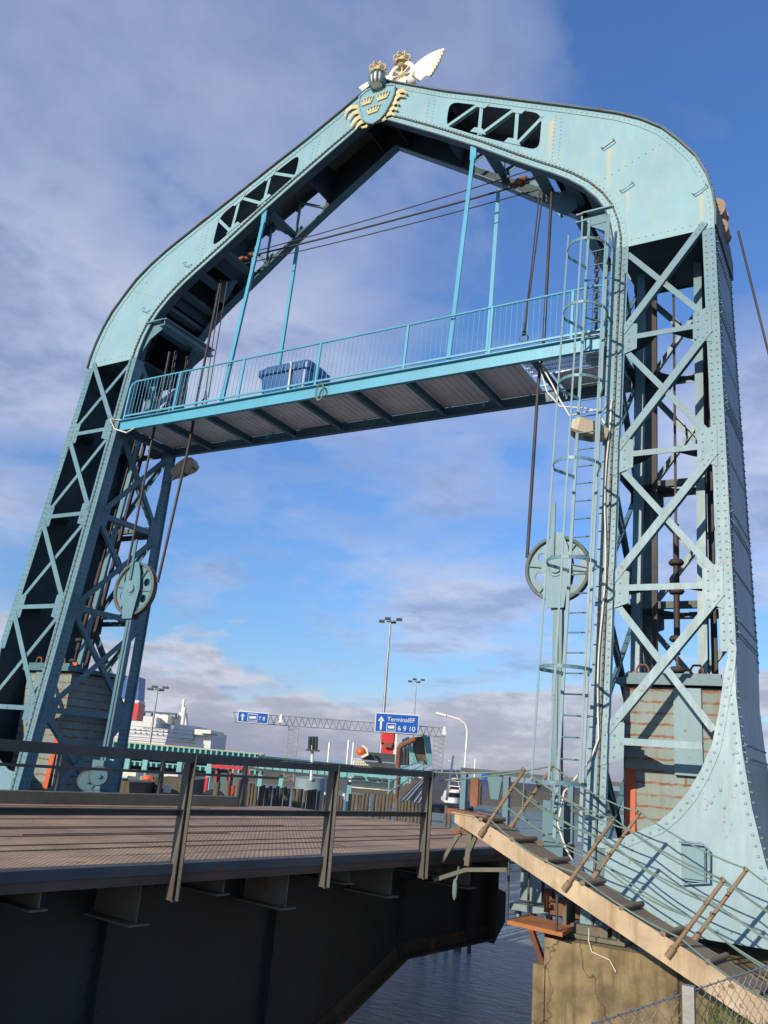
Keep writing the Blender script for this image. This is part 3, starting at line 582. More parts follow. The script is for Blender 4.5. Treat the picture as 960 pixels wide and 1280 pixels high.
    sp_o = sp.build('side_plate', 'side', GA)
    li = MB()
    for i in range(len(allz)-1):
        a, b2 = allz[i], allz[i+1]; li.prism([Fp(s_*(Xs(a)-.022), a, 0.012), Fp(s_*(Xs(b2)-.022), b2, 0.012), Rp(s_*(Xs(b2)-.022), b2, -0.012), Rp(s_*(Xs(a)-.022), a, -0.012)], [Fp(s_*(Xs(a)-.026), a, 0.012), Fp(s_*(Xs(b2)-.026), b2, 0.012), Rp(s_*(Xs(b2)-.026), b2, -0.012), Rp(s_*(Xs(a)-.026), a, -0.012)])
    li.build('inner_shade_sheet', 'dark', sp_o)  # dark sheet behind the side plate paints in the leg's unlit interior
    # flared curved base plates front and rear
    for P, sgn in ((Fp, 1), (Rp, -1)):
        xs = [6.02, 6.13, 6.3, 6.46, 6.6, 6.75, 6.94, 7.06, 7.15, 7.26, 7.36, 7.45, 7.53, 7.61, 7.68, 7.73, 7.77, 7.81, 7.84, 7.87, 7.90, 7.92]
        curve = [(x, float(zflare(x))) for x in xs]; Zt = 2.62
        pl = curve+[(Xs(Zt)-0.0, Zt)]+[(x, z) for x, z in reversed(list(zip(xl, zsl))[:-1])]+[(6.02, -1.2)]
        fb = MB(); fb.platepoly([(s_*x, z) for x, z in pl], [], lambda x, z: P(x, z, -0.014*sgn), lambda x, z: P(x, z, 0.0))
        if sgn > 0:
            ins = [(x+0.05, z-0.06) for x, z in curve]
            fb.rivets([P(s_*x, z, -0.026) for x, z in ins], NF, 0.13, 0.02, 0.014)
            edge = list(zip(xl, zsl)); fb.rivets([P(s_*(x-0.07), z, -0.014) for x, z in edge], NF, 0.13, 0.022, 0.016); 
            # doubled edge strip along the curve
            in2 = [(x+0.10, z-0.10) for x, z in curve]
            for i in range(len(curve)-1):
                qd = (curve[i], curve[i+1], in2[i+1], in2[i]); fb.prism([P(s_*x, z, -0.026) for x, z in qd], [P(s_*x, z, -0.0155) for x, z in qd])
            for x, z in ((7.62, 0.75), (7.78, 0.62), (7.66, 0.45), (7.82, 0.40), (7.95, 1.1), (7.97, 0.7)): fb.rivet(P(s_*x, z, -0.014), NF, 0.022, 0.016)
            fb.rivets([P(s_*6.2, -1.08, -0.014), P(s_*8.5, -1.08, -0.014)], NF, 0.16, 0.02)
        fb.build('base_plate', 'base' if sgn > 0 else 'brace', GA)
    # foot shoe under the inner legs
    for P, sgn in ((Fp, 1), (Rp, -1)):
        fs = MB(); c = P(s_*6.12, ZBOT, 0.05*sgn)
        fs.box(c+V((0, 0, -0.02)), (1.0, 0.6, 0.05)); fs.box(c+V((0, 0, 0.06)), (0.5, 0.4, 0.11))
        for dx in (-0.36, 0.36): fs.prism([c+V((dx, -0.2, 0.006)), c+V((dx, -0.2, 0.2)), c+V((dx*0.86, -0.2, 0.36)), c+V((dx*0.86, -0.2, 0.006))], [c+V((dx, 0.2, 0.006)), c+V((dx, 0.2, 0.2)), c+V((dx*0.86, 0.2, 0.36)), c+V((dx*0.86, 0.2, 0.006))])
        for dx in (-0.42, 0.42):
            for dy in (-0.28, 0.28): fs.tube(c+V((dx, dy, 0)), c+V((dx, dy, 0.09)), 0.03, 6)
        fs.build('foot_shoe', 'bracket', GA)
    # door box on the base plate of the right leg / vertical inner columns
    for x, y in ((6.33, 1.75), (7.36, 1.75)):
        c = MB(); top = V((s_*x, y+0.35, ZP-0.02)); bot = V((s_*(x+0.05), y-0.75, 0.2))
        c.beam(bot, top, 0.14, 0.02, (0, 1, 0)); o_ = V((s_*0.062, 0.09, 0)); c.beam(bot+o_, top+o_, 0.012, 0.14, (0, 1, 0)); c.build('inner_column', 'paint', GA)
    # horizontal fore-and-aft rails linking columns at each level
    for z in (ZB, ZC):
        c = MB(); yy = B*z; c.beam((s_*6.1, yy+1.9, z+0.1), (s_*7.9, yy+1.9, z+0.1), 0.1, 0.12); c.build('cross_rail', 'flange', GA)
# small electrical hatch on the right base plate
h_ = MB(); p = atF(676+0, 0) if False else None
pa = atF(868, 1080, -0.03); hh = MB(); hh.box(pa+V((0, -0.03, 0)), (0.30, 0.07, 0.42)); hh.box(pa+V((0.01, -0.085, 0.0)), (0.26, 0.03, 0.36)); hh.path([pa+V((-0.18, -0.06, 0.26)), pa+V((0.12, -0.08, 0.27)), pa+V((0.2, -0.08, 0.2)), pa+V((0.2, -0.08, -0.2)), pa+V((-0.14, -0.08, -0.26))], 0.014, 5); hh.build('hatch', 'base', GA)

# ---- coat of arms on the front of the gable
shp = [(449.7, 121), (458, 113.5), (470, 108), (482, 106.5), (493.5, 106), (492.5, 116), (489, 126), (481, 141), (474, 149), (466, 154.5), (459, 153), (453, 148.5), (450, 139), (448.6, 130)]
EM = MB(); EM.prism([atF(x, y, -0.13) for x, y in shp], [atF(x, y, -0.055) for x, y in shp])
rim = [atF(x, y, -0.135) for x, y in shp]; EM2 = MB(); EM2.path(rim, 0.03, 6, closed=True)
shield = EM.build('shield', 'shield', GA); EM2.build('shield_rim', 'shield', shield)
ctr = atF(470.5, 128, -0.15)
e1 = (atF(482, 120, -0.15)-atF(462, 133, -0.15)).normalized()
def crown(mb, c, w, ux, uz, n=NF.normalized(), th=0.03):
    def q(a, b, o=0): return c+ux*(a*w)+uz*(b*w)+n*o
    mb.prism([q(-.42, -.35), q(.42, -.35), q(.44, -.17), q(-.44, -.17)], [q(-.42, -.35, th), q(.42, -.35, th), q(.44, -.17, th), q(-.44, -.17, th)])
    for a in (-.42, -.21, 0, .21, .42):
        t = 0.30 if abs(a) < .3 else 0.2
        mb.prism([q(a*1.0-.09, -.16), q(a+.09, -.16), q(a*1.25, t)], [q(a-.09, -.16, th), q(a+.09, -.16, th), q(a*1.25, t, th)])
        mb.ell(q(a*1.27, t+.05, th/2), (w*.075, w*.075, w*.075), nu=8, nv=6)
    mb.ell(q(0, .43, th/2), (w*.07,)*3, nu=8, nv=6)
ux = V((1, 0, 0)); uz = V((0, B, 1)).normalized()
for px, py in ((459, 127), (479, 120.5), (467, 137.5)):
    c = MB(); crown(c, atF(px, py, -0.135), 0.32, ux, uz); c.build('gold_crown', 'gold', shield)
# acanthus leaves either side
def leaf(mb, pts, w, n=NF.normalized(), th=0.045):
    m_ = len(pts)
    L_ = []; R_ = []
    for i, p in enumerate(pts):
        d = (pts[min(i+1, m_-1)]-pts[max(i-1, 0)]).normalized(); s2 = d.cross(n).normalized(); t = i/(m_-1)
        ww = w*(0.45+0.9*math.sin(math.pi*min(1, 0.25+t*0.72)))*0.5
        L_.append(p+s2*ww); R_.append(p-s2*ww)
    for i in range(m_-1):
        mid0 = pts[i]+n*th; mid1 = pts[i+1]+n*th
        mb.add([L_[i], L_[i+1], mid1, mid0, R_[i], R_[i+1]], [(0, 1, 2, 3), (3, 2, 5, 4)], True)
    mb.add([L_[0], pts[0]+n*th, R_[0]], [(0, 1, 2)]); mb.add([L_[-1], R_[-1], pts[-1]+n*th], [(0, 1, 2)])
lv = MB()
LS = [[(453, 137), (446, 134), (439, 135), (433, 140), (431, 147)], [(454, 143), (447, 140), (441, 143), (436, 150)], [(455, 147), (449, 147), (443, 152), (439, 159)], [(458, 152), (452, 153), (447, 157), (445, 162)], [(460, 155), (458, 158), (452, 160)],
      [(489, 127), (493, 120), (499, 114.5), (506, 114), (509, 118)], [(487, 131), (493, 125), (500, 119.5), (507, 121)], [(484, 137), (490, 131), (496, 128), (499, 131)], [(480, 143), (487, 138), (493, 135), (497, 138)], [(477, 147), (484, 144), (490, 142), (494, 145)], [(470, 153), (476, 151), (482, 149), (480, 146)]]
for pl in LS:
    pts = [atF(x, y, -0.06) for x, y in pl]
    dense = []
    for i in range(len(pts)-1):
        for k in range(3): dense.append(pts[i].lerp(pts[i+1], k/3))
    dense.append(pts[-1]); leaf(lv, dense, 0.066, th=0.04); leaf(lv, [p+V((0.0, 0, .05)) for p in dense[:-3]], 0.05, th=0.03)
lv.build('acanthus_leaves', 'gold', shield)

# ---- winged wheel finial on the ridge
FIN = thing('winged_wheel_finial', 'cream winged wheel with two gilded crowns standing on the peak of the arch', 'ornament', (0, 2.1, 16.98))
def crown3d(c, r, par, base=True):
    mb = MB(); mb.lathe(c, [(r*.86, 0), (r*.9, 0), (r*.92, r*.3), (r*.84, r*.3), (r*.84, 0.0)], 20)
    for k in range(8):
        t = k*math.pi/4; d = V((math.cos(t), math.sin(t), 0)); pts = [c+d*(r*(.88+.35*math.sin(u*math.pi)))*(1-u*u*.95)+V((0, 0, r*(.3+1.05*math.sin(u*math.pi/2)))) for u in [i/8 for i in range(9)]]
        mb.path(pts, r*.085, 5)
        for u in (0.25, 0.5, 0.75):
            p = c+d*(r*(.88+.35*math.sin(u*math.pi)))*(1-u*u*.95)+V((0, 0, r*(.3+1.05*math.sin(u*math.pi/2)))); mb.ell(p, (r*.12,)*3, nu=8, nv=5)
        mb.ell(c+d*r*.95+V((0, 0, r*.42)), (r*.15,)*3, nu=8, nv=5); mb.ell(c+d*r*.93+V((0, 0, r*.15)), (r*.09,)*3, nu=6, nv=4)
    mb.ell(c+V((0, 0, r*1.45)), (r*.17,)*3, nu=10, nv=6); mb.box(c+V((0, 0, r*1.75)), (r*.08, r*.08, r*.3)); mb.box(c+V((0, 0, r*1.75)), (r*.24, r*.08, r*.08))
    o = mb.build('crown', 'gold', par)
    cp = MB(); cp.ell(c+V((0, 0, r*.35)), (r*.72, r*.72, r*.8), nu=14, nv=8); cp.build('crown_cap', 'gold', o)
    return o
yf = 1.62
c1 = atY(472, 93, yf); crown3d(c1, 0.205, FIN)
bs = MB(); cb = c1; bs.lathe(cb+V((0, 0, -0.36)), [(0.0, 0.02), (0.14, 0.02), (0.19, 0.1), (0.20, 0.22), (0.15, 0.33), (0, 0.345)], 20)
st_ = bs.build('striped_bulb', 'cream', FIN)
rb = MB()
for k in range(12):
    t = k*math.pi/6; d = V((math.cos(t), math.sin(t), 0)); rb.path([cb+d*r_*1.02+V((0, 0, z_-0.36)) for r_, z_ in ((.145, .02), (.18, .08), (.20, .17), (.195, .25), (.15, .34))], 0.028, 5)
rb.build('bulb_rib', 'walkdark', st_)
yw = 2.25
wc = atY(502, 94, yw)
wh = MB(); wh.path([wc+V((math.cos(t)*.33, 0, math.sin(t)*.33)) for t in [i*math.pi/12 for i in range(24)]], 0.065, 8, closed=True); wheel = wh.build('wheel_rim', 'cream', FIN)
sk = MB()
for k in range(8):
    t = k*math.pi/4; sk.tube(wc, wc+V((math.cos(t)*.29, 0, math.sin(t)*.29)), 0.028, 6)
sk.ell(wc, (.09, .09, .09)); sk.build('wheel_spokes', 'gold', wheel)
ps = MB(); ps.box(wc+V((0, 0, -0.42)), (0.5, 0.35, 0.16)); ps.ell(wc+V((0.1, 0.05, -0.3)), (.3, .2, .16)); ps.build('pedestal', 'cream', FIN)
c2 = wc+V((-0.02, 0, 0.33)); crown3d(c2, 0.215, FIN)
for s_ in (-1, 1):
    wg = MB(); root = wc+V((s_*0.22, 0, -0.02))
    for k in range(9):
        tip = atY(556, 62, yw) if s_ > 0 else atY(444, 100, yw-.3)
        dv = (tip-root); a = math.atan2(dv.z, abs(dv.x))-0.030*k; ln = dv.length*(1-0.085*k)
        d = V((s_*math.cos(a), 0.06*k/8, math.sin(a))); pts = [root+V((s_*0.03*k, 0.012*k, -0.030*k))+d*(ln*u)+V((0, 0, 0.13*math.sin(u*math.pi))) for u in [i/7 for i in range(8)]]
        leaf(wg, pts, 0.115, V((0, -1, 0)), 0.05); leaf(wg, [p+V((0, 0.012, 0)) for p in pts], 0.14, V((0, 1, 0)), 0.03)
    wg.build('wing', 'cream', FIN)

# ------------------------------------------------------------------ suspended walkway
WK = thing('suspended_walkway', 'bright blue railed footbridge spanning high between the two gantry legs', 'walkway', (0, 1.9, 7.9))
xw0, xw1, yw0, yw1, zw0, zw1 = -5.98, 5.98, 0.90, 2.78, 7.9, 8.17
f = MB(); f.beam((xw0, yw0, (zw0+zw1)/2), (xw1, yw0, (zw0+zw1)/2), 0.02, zw1-zw0-0.03); f.beam((xw0, yw0-0.03, zw1-0.012), (xw1, yw0-0.03, zw1-0.012), 0.10, 0.02); f.beam((xw0, yw0+0.02, zw0+0.012), (xw1, yw0+0.02, zw0+0.012), 0.09, 0.02); f.build('front_fascia', 'walk', WK)
f = MB(); f.beam((xw0, yw1, (zw0+zw1)/2), (xw1, yw1, (zw0+zw1)/2), 0.02, zw1-zw0-0.03); f.beam((xw0, yw1, zw1-0.012), (xw1, yw1, zw1-0.012), 0.10, 0.02); f.beam((xw0, yw1, zw0+0.012), (xw1, yw1, zw0+0.012), 0.12, 0.02); f.build('rear_fascia', 'walkdark', WK)
nb = 9
for i in range(nb+1):
    x = xw0+0.05+(xw1-xw0-0.1)*i/nb; c = MB(); c.beam((x, yw0+0.07, zw0+0.10), (x, yw1-0.07, zw0+0.10), 0.012, 0.16); c.beam((x, yw0+0.07, zw0+0.014), (x, yw1-0.07, zw0+0.014), 0.10, 0.012); c.build('floor_beam', 'walkdark', WK)
fl = MB(); fl.box(((xw0+4.2)/2, 1.84, zw1-0.04), (4.2-xw0, yw1-yw0-0.14, 0.03))
for k in range(70):   # corrugation ribs of the floor plate
    x = xw0+0.1+k*0.144; fl.beam((x, yw0+0.1, zw1-0.062), (x, yw1-0.1, zw1-0.062), 0.03, 0.012)
fl.box((5.3, 2.35, zw1-0.04), (1.3, 0.8, 0.03)); fl.build('floor_plate', 'grate', WK)
gr = MB()
for k in range(46): gr.beam((4.25+k*0.038, yw0+0.1, zw1-0.03), (4.25+k*0.038, 1.9, zw1-0.03), 0.006, 0.03)
for k in range(6): gr.beam((4.25, yw0+0.15+k*0.18, zw1-0.045), (5.95, yw0+0.15+k*0.18, zw1-0.045), 0.006, 0.02)
gr.build('open_grating', 'grate', WK)
dp = MB(); dp.path([V((4.5, 1.1, 8.22)), V((4.9, 1.15, 8.24)), V((5.4, 1.12, 8.28)), V((5.9, 1.2, 8.42))], 0.03, 5); dp.prism([V((4.3, 1.0, 8.19)), V((5.9, 1.0, 8.36)), V((5.9, 1.5, 8.40)), V((4.3, 1.5, 8.22))], [V((4.3, 1.0, 8.2)), V((5.9, 1.0, 8.37)), V((5.9, 1.5, 8.41)), V((4.3, 1.5, 8.23))]); dp.build('loose_mesh_mat', 'grate', WK)
for yr, mt in ((yw0+0.02, 'walk'), (yw1-0.02, 'walk')):
    zt = 9.24; posts = [xw0+0.12, -4.9+0.6, -2.35, -0.25, 1.9, 3.75, 5.35, 5.95]
    lean = 0.11
    r = MB(); 
    def rp(x, z): return V((x, yr+(z-8.17)*lean*0.6, z))
    r.path([rp(xw0+0.05, 8.2), rp(xw0+0.05, 9.05), rp(xw0+0.09, 9.18), rp(xw0+0.22, 9.24)]+[rp(x, zt) for x in (-4, -2, 0, 2, 4, 5.8)]+[rp(5.93, 9.2), rp(5.97, 9.05), rp(5.97, 8.2)], 0.024, 8)
    rl = r.build('handrail', mt, WK)
    r = MB(); r.beam(rp(xw0+0.05, 8.30), rp(5.95, 8.30), 0.03, 0.04); r.build('lower_rail', mt, WK)
    for x in posts[1:-1]:
        r = MB(); r.beam(rp(x, 8.17), rp(x, zt-0.01), 0.05, 0.03, (0, 1, 0)); r.build('rail_post', mt, WK)
    r = MB(); x = xw0+0.17
    while x < 5.93:
        r.tube(rp(x, 8.31), rp(x, zt-0.01), 0.0065, 5, cap=False); x += 0.112
    r.build('balusters', 'walk', WK)
for s_ in (-1, 1):   # hangers
    h = MB()
    a = Fp(s_*2.87, 13.62, 0.03); b2 = V((s_*2.87, yw0+0.03, 8.0))
    h.beam(b2, a, 0.09, 0.012, (0, 1, 0)); h.beam(b2+V((0.0, 0.05, 0)), a+V((0.0, 0.05, 0)), 0.012, 0.085, (0, 1, 0)); h.beam(a+V((0, 0, -0.25)), a+V((0, 0, 0.15)), 0.14, 0.04, (0, 1, 0)); h.build('hanger', 'walk', WK)
    h = MB(); a = Rp(s_*2.87, 13.62, -0.03); b2 = V((s_*2.87, yw1-0.03, 8.0))
    h.beam(b2, a, 0.09, 0.012, (0, 1, 0)); h.beam(b2+V((0.0, 0.05, 0)), a+V((0.0, 0.05, 0)), 0.012, 0.085, (0, 1, 0)); h.build('hanger', 'walk', WK)
# blue storage chest on the walkway
CH = thing('storage_chest', 'navy plastic storage chest with overhanging lid standing on the blue walkway', 'storage box', (-1.35, 1.75, zw1))
def rbox(cx_, cy_, z0, z1, wx0, wy0, wx1, wy1, r=0.12, n=5):
    def ring(wx, wy, z):
        out = []
        for qx, qy, t0 in ((1, 1, 0), (-1, 1, 90), (-1, -1, 180), (1, -1, 270)):
            for k in range(n+1):
                t = RAD(t0+90*k/n); out.append(V((cx_+qx*(wx/2-r)+r*math.cos(t), cy_+qy*(wy/2-r)+r*math.sin(t), z)))
        return out
    a = ring(wx0, wy0, z0); b = ring(wx1, wy1, z1); return a, b
bd = MB(); CZ = atY(360, 459, 1.6).z-zw1-.36; a, b2 = rbox(-1.35, 1.6, zw1+0.01, zw1+CZ, 1.22, 0.75, 1.34, 0.82); bd.prism(a, b2, True)
for k in range(9): bd.box((-1.88+k*0.13, 1.6-0.385, zw1+CZ/2), (0.03, 0.03, CZ*.8))
body = bd.build('chest_body', 'navy', CH)
ld = MB(); a, b2 = rbox(-1.35, 1.6, zw1+CZ+.01, zw1+CZ+0.14, 1.46, 0.92, 1.46, 0.92); ld.prism(a, b2, True); a, b2 = rbox(-1.35, 1.6, zw1+CZ+0.14, zw1+CZ+0.25, 1.44, 0.9, 1.26, 0.7); ld.prism(a, b2, True)
for k in range(7): ld.box((-1.93+k*0.19, 1.6-0.465, zw1+CZ+.07), (0.08, 0.03, 0.09))
ld.build('chest_lid', 'navy', CH)
sp_ = MB(); sp_.box((-1.12, 1.13, zw1+CZ/2+.1), (0.05, 0.012, CZ+.2)); sp_.build('strap', 'offwhite', CH)
rp_ = MB(); c = atF(400, 490, -0.12)
for k in range(3): rp_.path([c+V((math.cos(t)*(0.07+0.02*k), -0.01*k, math.sin(t)*(0.17+0.015*k))) for t in [i*math.pi/8 for i in range(16)]], 0.008, 5, closed=True)
solo(rp_, 'rope_coil', 'rope', 'small coil of pale cord hanging from the blue walkway edge below the chest', 'rope')

# ------------------------------------------------------------------ sheaves, ropes, chains
def sheave(c, lab, tilt):
    t = thing('pulley_sheave', lab, 'pulley', c, 'big pulley sheaves hanging in the gantry')
    R_ = 0.585 if tilt == 0 else 0.63; w = MB()
    n = V((0, 1, 0))
    X, Z = V((1, 0, 0)), V((0, 0, 1)); ax = (X, Z, V((0, -1, 0)))
    w.lathe(c, [(R_, .055), (R_*.99, .07), (R_*.9, .07), (R_*.89, .012), (R_*.89, -.012), (R_*.9, -.07), (R_*.99, -.07), (R_, -.055), (R_*.93, 0), (R_, .055)], 40, ax)
    # web disc with six holes
    holes = []
    for k in range(6):
        a = k*math.pi/3+0.4; holes.append([(math.cos(a)*R_*.60+math.cos(u)*R_*.15, math.sin(a)*R_*.60+math.sin(u)*R_*.15) for u in [i*math.pi/7 for i in range(14)]])
    out = [(math.cos(u)*R_*.9, math.sin(u)*R_*.9) for u in [i*math.pi/20 for i in range(40)]]
    web_ = MB(); web_.platepoly(out, holes, lambda x, z: c+V((x, -0.012, z)), lambda x, z: c+V((x, 0.012, z)))
    wl = w.build('wheel_rim', 'flange', t); wb = web_.build('wheel_web', 'paint', wl)
    sp2 = MB()
    for k in range(6):
        a = k*math.pi/3+0.92; d = V((math.cos(a), 0, math.sin(a))); sp2.beam(c+d*0.1, c+d*R_*.88, 0.10, 0.02, (0, 1, 0) if False else d.cross(V((0, 1, 0))))
    sp2.build('spoke', 'brace', wl)
    for o_ in (-0.11, 0.11):
        ck = MB(); pts = [(-.05, .62), (.10, .62), (.20, .38), (.26, 0), (.20, -.35), (.15, -.70), (-.15, -.70), (-.20, -.35), (-.26, 0), (-.20, .38)]
        ck.prism([c+V((x, o_-.012, z)) for x, z in pts], [c+V((x, o_+.012, z)) for x, z in pts])
        if o_ < 0: ck.disc(c+V((0, o_-.03, 0)), n, 0.10, 0.04, 20); ck.path([c+V((math.cos(u)*.12, o_-.02, -0.04+math.sin(u)*.12)) for u in [i*math.pi/6 for i in range(-7, 1)]], .008, 4)
        ck.build('cheek_plate', 'paint', t)
    ro = MB(); ro.beam(c+V((-.06, -.15, -.1+.3)), c+V((-.05, -.15, 1.15)), 0.07, 0.03, (0, 1, 0)); ro.build('hook_rod', 'brace', t)
    return t
SR = V((5.05, 1.33, 4.06)); SL = V((-5.03, 1.33, 4.02))
sheave(SR, 'large round teal pulley wheel hanging beside the caged ladder', 0)
sheave(SL, 'large teal pulley wheel hanging in front of the left lattice leg', 1)
def rod(name, a, b2, r, mt, lab, cat, grp=None):
    mb = MB(); mb.tube(a, b2, r, 8); return solo(mb, name, mt, lab, cat, grp)
for s_, c, w in ((1, SR, 'ladder'), (-1, SL, 'left leg')):
    # main column below the sheave
    k = MB(); k.beam(c+V((0.02, 0, -0.7)), c+V((0.12, -0.2, -4.2)), 0.16, 0.12, (0, 1, 0)); k.beam(c+V((0.02, -.07, -0.75)), c+V((0.12, -0.28, -4.2)), 0.05, 0.03, (0, 1, 0)); k.box(c+V((0.12, -0.2, -4.1)), (0.34, 0.34, 0.6))
    k.box(c+V((0.12, -0.2, -4.6)), (0.30, 0.26, 0.5))
    solo(k, 'hanging_tie_bar', 'brace', 'long teal steel tie bar running down from the pulley wheel ' + ('by the caged ladder' if s_ > 0 else 'of the left leg'), 'tie bar', 'tie bars below the pulleys')
    # wire rope up the outer side of sheave, through walkway to the arch
    xx = c.x-s_*0.0
rr = 0.022
def rope_thing(pts, r, lab, grp=None, mt='cable', name='wire_rope'):
    mb = MB(); mb.path(pts, r, 7); return solo(mb, name, mt, lab, 'cable', grp)
g_ = 'wire ropes of the lifting gear'
rope_thing([atY(659, 697, 1.33), atY(673, 478, 1.33), atY(680, 422, 1.45), atY(690, 236, 1.9)], 0.032, 'thick dark rope running up from the right pulley wheel past the walkway', g_)
rope_thing([atY(656, 415, 1.7), atY(679, 238, 2.0)], 0.016, 'right thin rope of the pair ending in a shackle at the walkway right part', g_)
rope_thing([atY(655, 415, 1.7), atY(675, 238, 2.0)], 0.014, 'left thin rope of the pair ending in a shackle at the walkway right part', g_)
rope_thing([atY(197, 728, 1.33), atY(238, 548, 1.33), atY(246, 500, 1.5), atY(276, 350, 2.0)], 0.034, 'thick dark rope from the right rim of the left pulley wheel up past the floodlight', g_)
rope_thing([atY(157, 722, 1.33), atY(188, 560, 1.33), atY(212, 440, 1.5)], 0.03, 'dark rope from the left rim of the left pulley wheel up beneath the walkway end', g_)
for dx, w in ((0, 'left'), (4, 'right')):
    rope_thing([atY(256+dx, 497, 1.7), atY(277+dx*1.8, 352, 2.0)], 0.014, '%s thin rope of the pair ending in a ring at the walkway left part' % w, g_)
for px, py, nm in ((655, 420, 'right part'), (256, 500, 'left part')):
    c = atY(px, py, 1.7); sh = MB(); sh.path([c+V((math.cos(t)*.08, 0, math.sin(t)*.09-0.05)) for t in [i*math.pi/6 for i in range(12)]], 0.02, 6, closed=True); sh.tube(c+V((0, 0, 0.03)), c+V((0, 0, 0.28)), 0.045, 8, 0.02)
    solo(sh, 'rope_shackle', 'steel', 'dark shackle joining thin ropes to the %s of the walkway' % nm, 'shackle', 'rope shackles on the walkway')
# ropes across the arch, hooked to turnbuckles
for y0, y1, r, w in ((318, 213, 0.014, 'upper thin'), (322, 228, 0.024, 'middle thick'), (330, 240, 0.014, 'lower thin')):
    rope_thing(catenary(atF(304, y0, 1.0), atF(662, y1, 1.0), 0.06), r, '%s cable strung across under the arch' % w, 'cables strung across the arch')
for px, py, w in ((652, 227, 'right'), (308, 322, 'left')):
    tb = MB(); c = atF(px, py, 1.0)
    for k in range(7): tb.ell(c+V((random.uniform(-.18, .22), random.uniform(-.06, .06), random.uniform(-.06, .07))), (.09, .05, .06), nu=8, nv=5)
    tb.tube(c+V((-.3, 0, 0.0)), c+V((.35, 0, 0.0)), 0.035, 8); solo(tb, 'cable_clamp', 'rust', 'rusty clamp cluster holding the cross cables at the %s side of the arch' % w, 'clamp', 'clamps of the cross cables')
for s_, w in ((1, 'right'), (-1, 'left')):
    an = MB(); p0 = V((s_*4.75, 2.4, 12.3)); an.prism([p0+V((-s_*.5, 0, 0.25)), p0+V((s_*.2, 0, 0.35)), p0+V((s_*.2, 0, -.2)), p0+V((-s_*.15, 0, -.35))], [p0+V((-s_*.5, .02, 0.25)), p0+V((s_*.2, .02, 0.35)), p0+V((s_*.2, .02, -.2)), p0+V((-s_*.15, .02, -.35))]); an.build('anchor_plate', 'brace', GA)
# chains beneath the corner brackets
def chain(x, y, z0, z1, lab):
    mb = MB(); z = z0; k = 0
    while z > z1:
        d = V((1, 0, 0)) if k % 2 else V((0, 1, 0))
        mb.path([V((x, y, z))+d*(math.cos(t)*.04)+V((0, 0, math.sin(t)*.075)) for t in [i*math.pi/5 for i in range(10)]], 0.018, 5, closed=True); z -= 0.11; k += 1
    return solo(mb, 'hanging_chain', 'bar', lab, 'chain', 'chains hanging from the corner brackets')
pc = atY(749, 330, 1.9)
chain(pc.x-.05, 1.9, 10.5, 8.5, 'rusty chain hanging above the walkway beside the ladder cage, left of its twin'); chain(pc.x+.12, 1.95, 10.2, 8.6, 'rusty chain hanging above the walkway beside the ladder cage, right of its twin')
chain(-5.55, 1.9, 10.4, 8.5, 'rusty chain hanging over the left end of the walkway, nearer the leg'); chain(-5.15, 1.95, 10.2, 8.6, 'rusty chain hanging over the left end of the walkway, farther from the leg')
mb = MB(); pw = V((pc.x, 1.9, 8.2)); mb.lathe(pw, [(0, 0), (.24, 0), (.24, .22), (.10, .28), (.06, .55), (0, .55)], 18); solo(mb, 'winch_drum', 'paint', 'round teal socket the chains drop into at the right end of the walkway', 'winch')
mb = MB(); pw = V((-5.3, 1.9, 8.2)); mb.lathe(pw, [(0, 0), (.2, 0), (.2, .3), (.12, .4), (.1, .75), (0, .75)], 18); mb.box(pw+V((.3, 0, .15)), (.3, .3, .3)); solo(mb, 'winch_drum', 'steel', 'dark socket the chains drop into at the left end of the walkway', 'winch')
# rusty guide bars inside both legs
for s_, w in ((1, 'right'), (-1, 'left')):
    for (px, wd, nmn) in ((818, 0.085, 'inner'), (843, 0.04, 'middle'), (884, 0.09, 'outer')):
        p = atY(px, 500, 2.2); top = V((s_*(p.x-0.02), 2.45, ZP)); bot = V((s_*(p.x+0.08), 1.55, 1.2 if nmn != 'middle' else 2.0))
        k = MB(); k.beam(bot, top, wd, wd*.8, (0, 1, 0))
        if nmn == 'middle':
            for z in (2.4, 2.9, 3.7, 4.2): k.lathe(bot.lerp(top, (z-bot.z)/(top.z-bot.z))+V((0, 0, -.05)), [(0.02, 0), (.10, .0), (.13, .04), (.10, .09), (.02, .1)], 12)
            k.tube(bot.lerp(top, 0.08), bot.lerp(top, 0.36), 0.05, 8)
        solo(k, 'guide_bar', 'bar', 'rust dark vertical guide bar inside the %s leg, %s of three' % (w, nmn), 'guide bar', 'guide bars inside the legs')
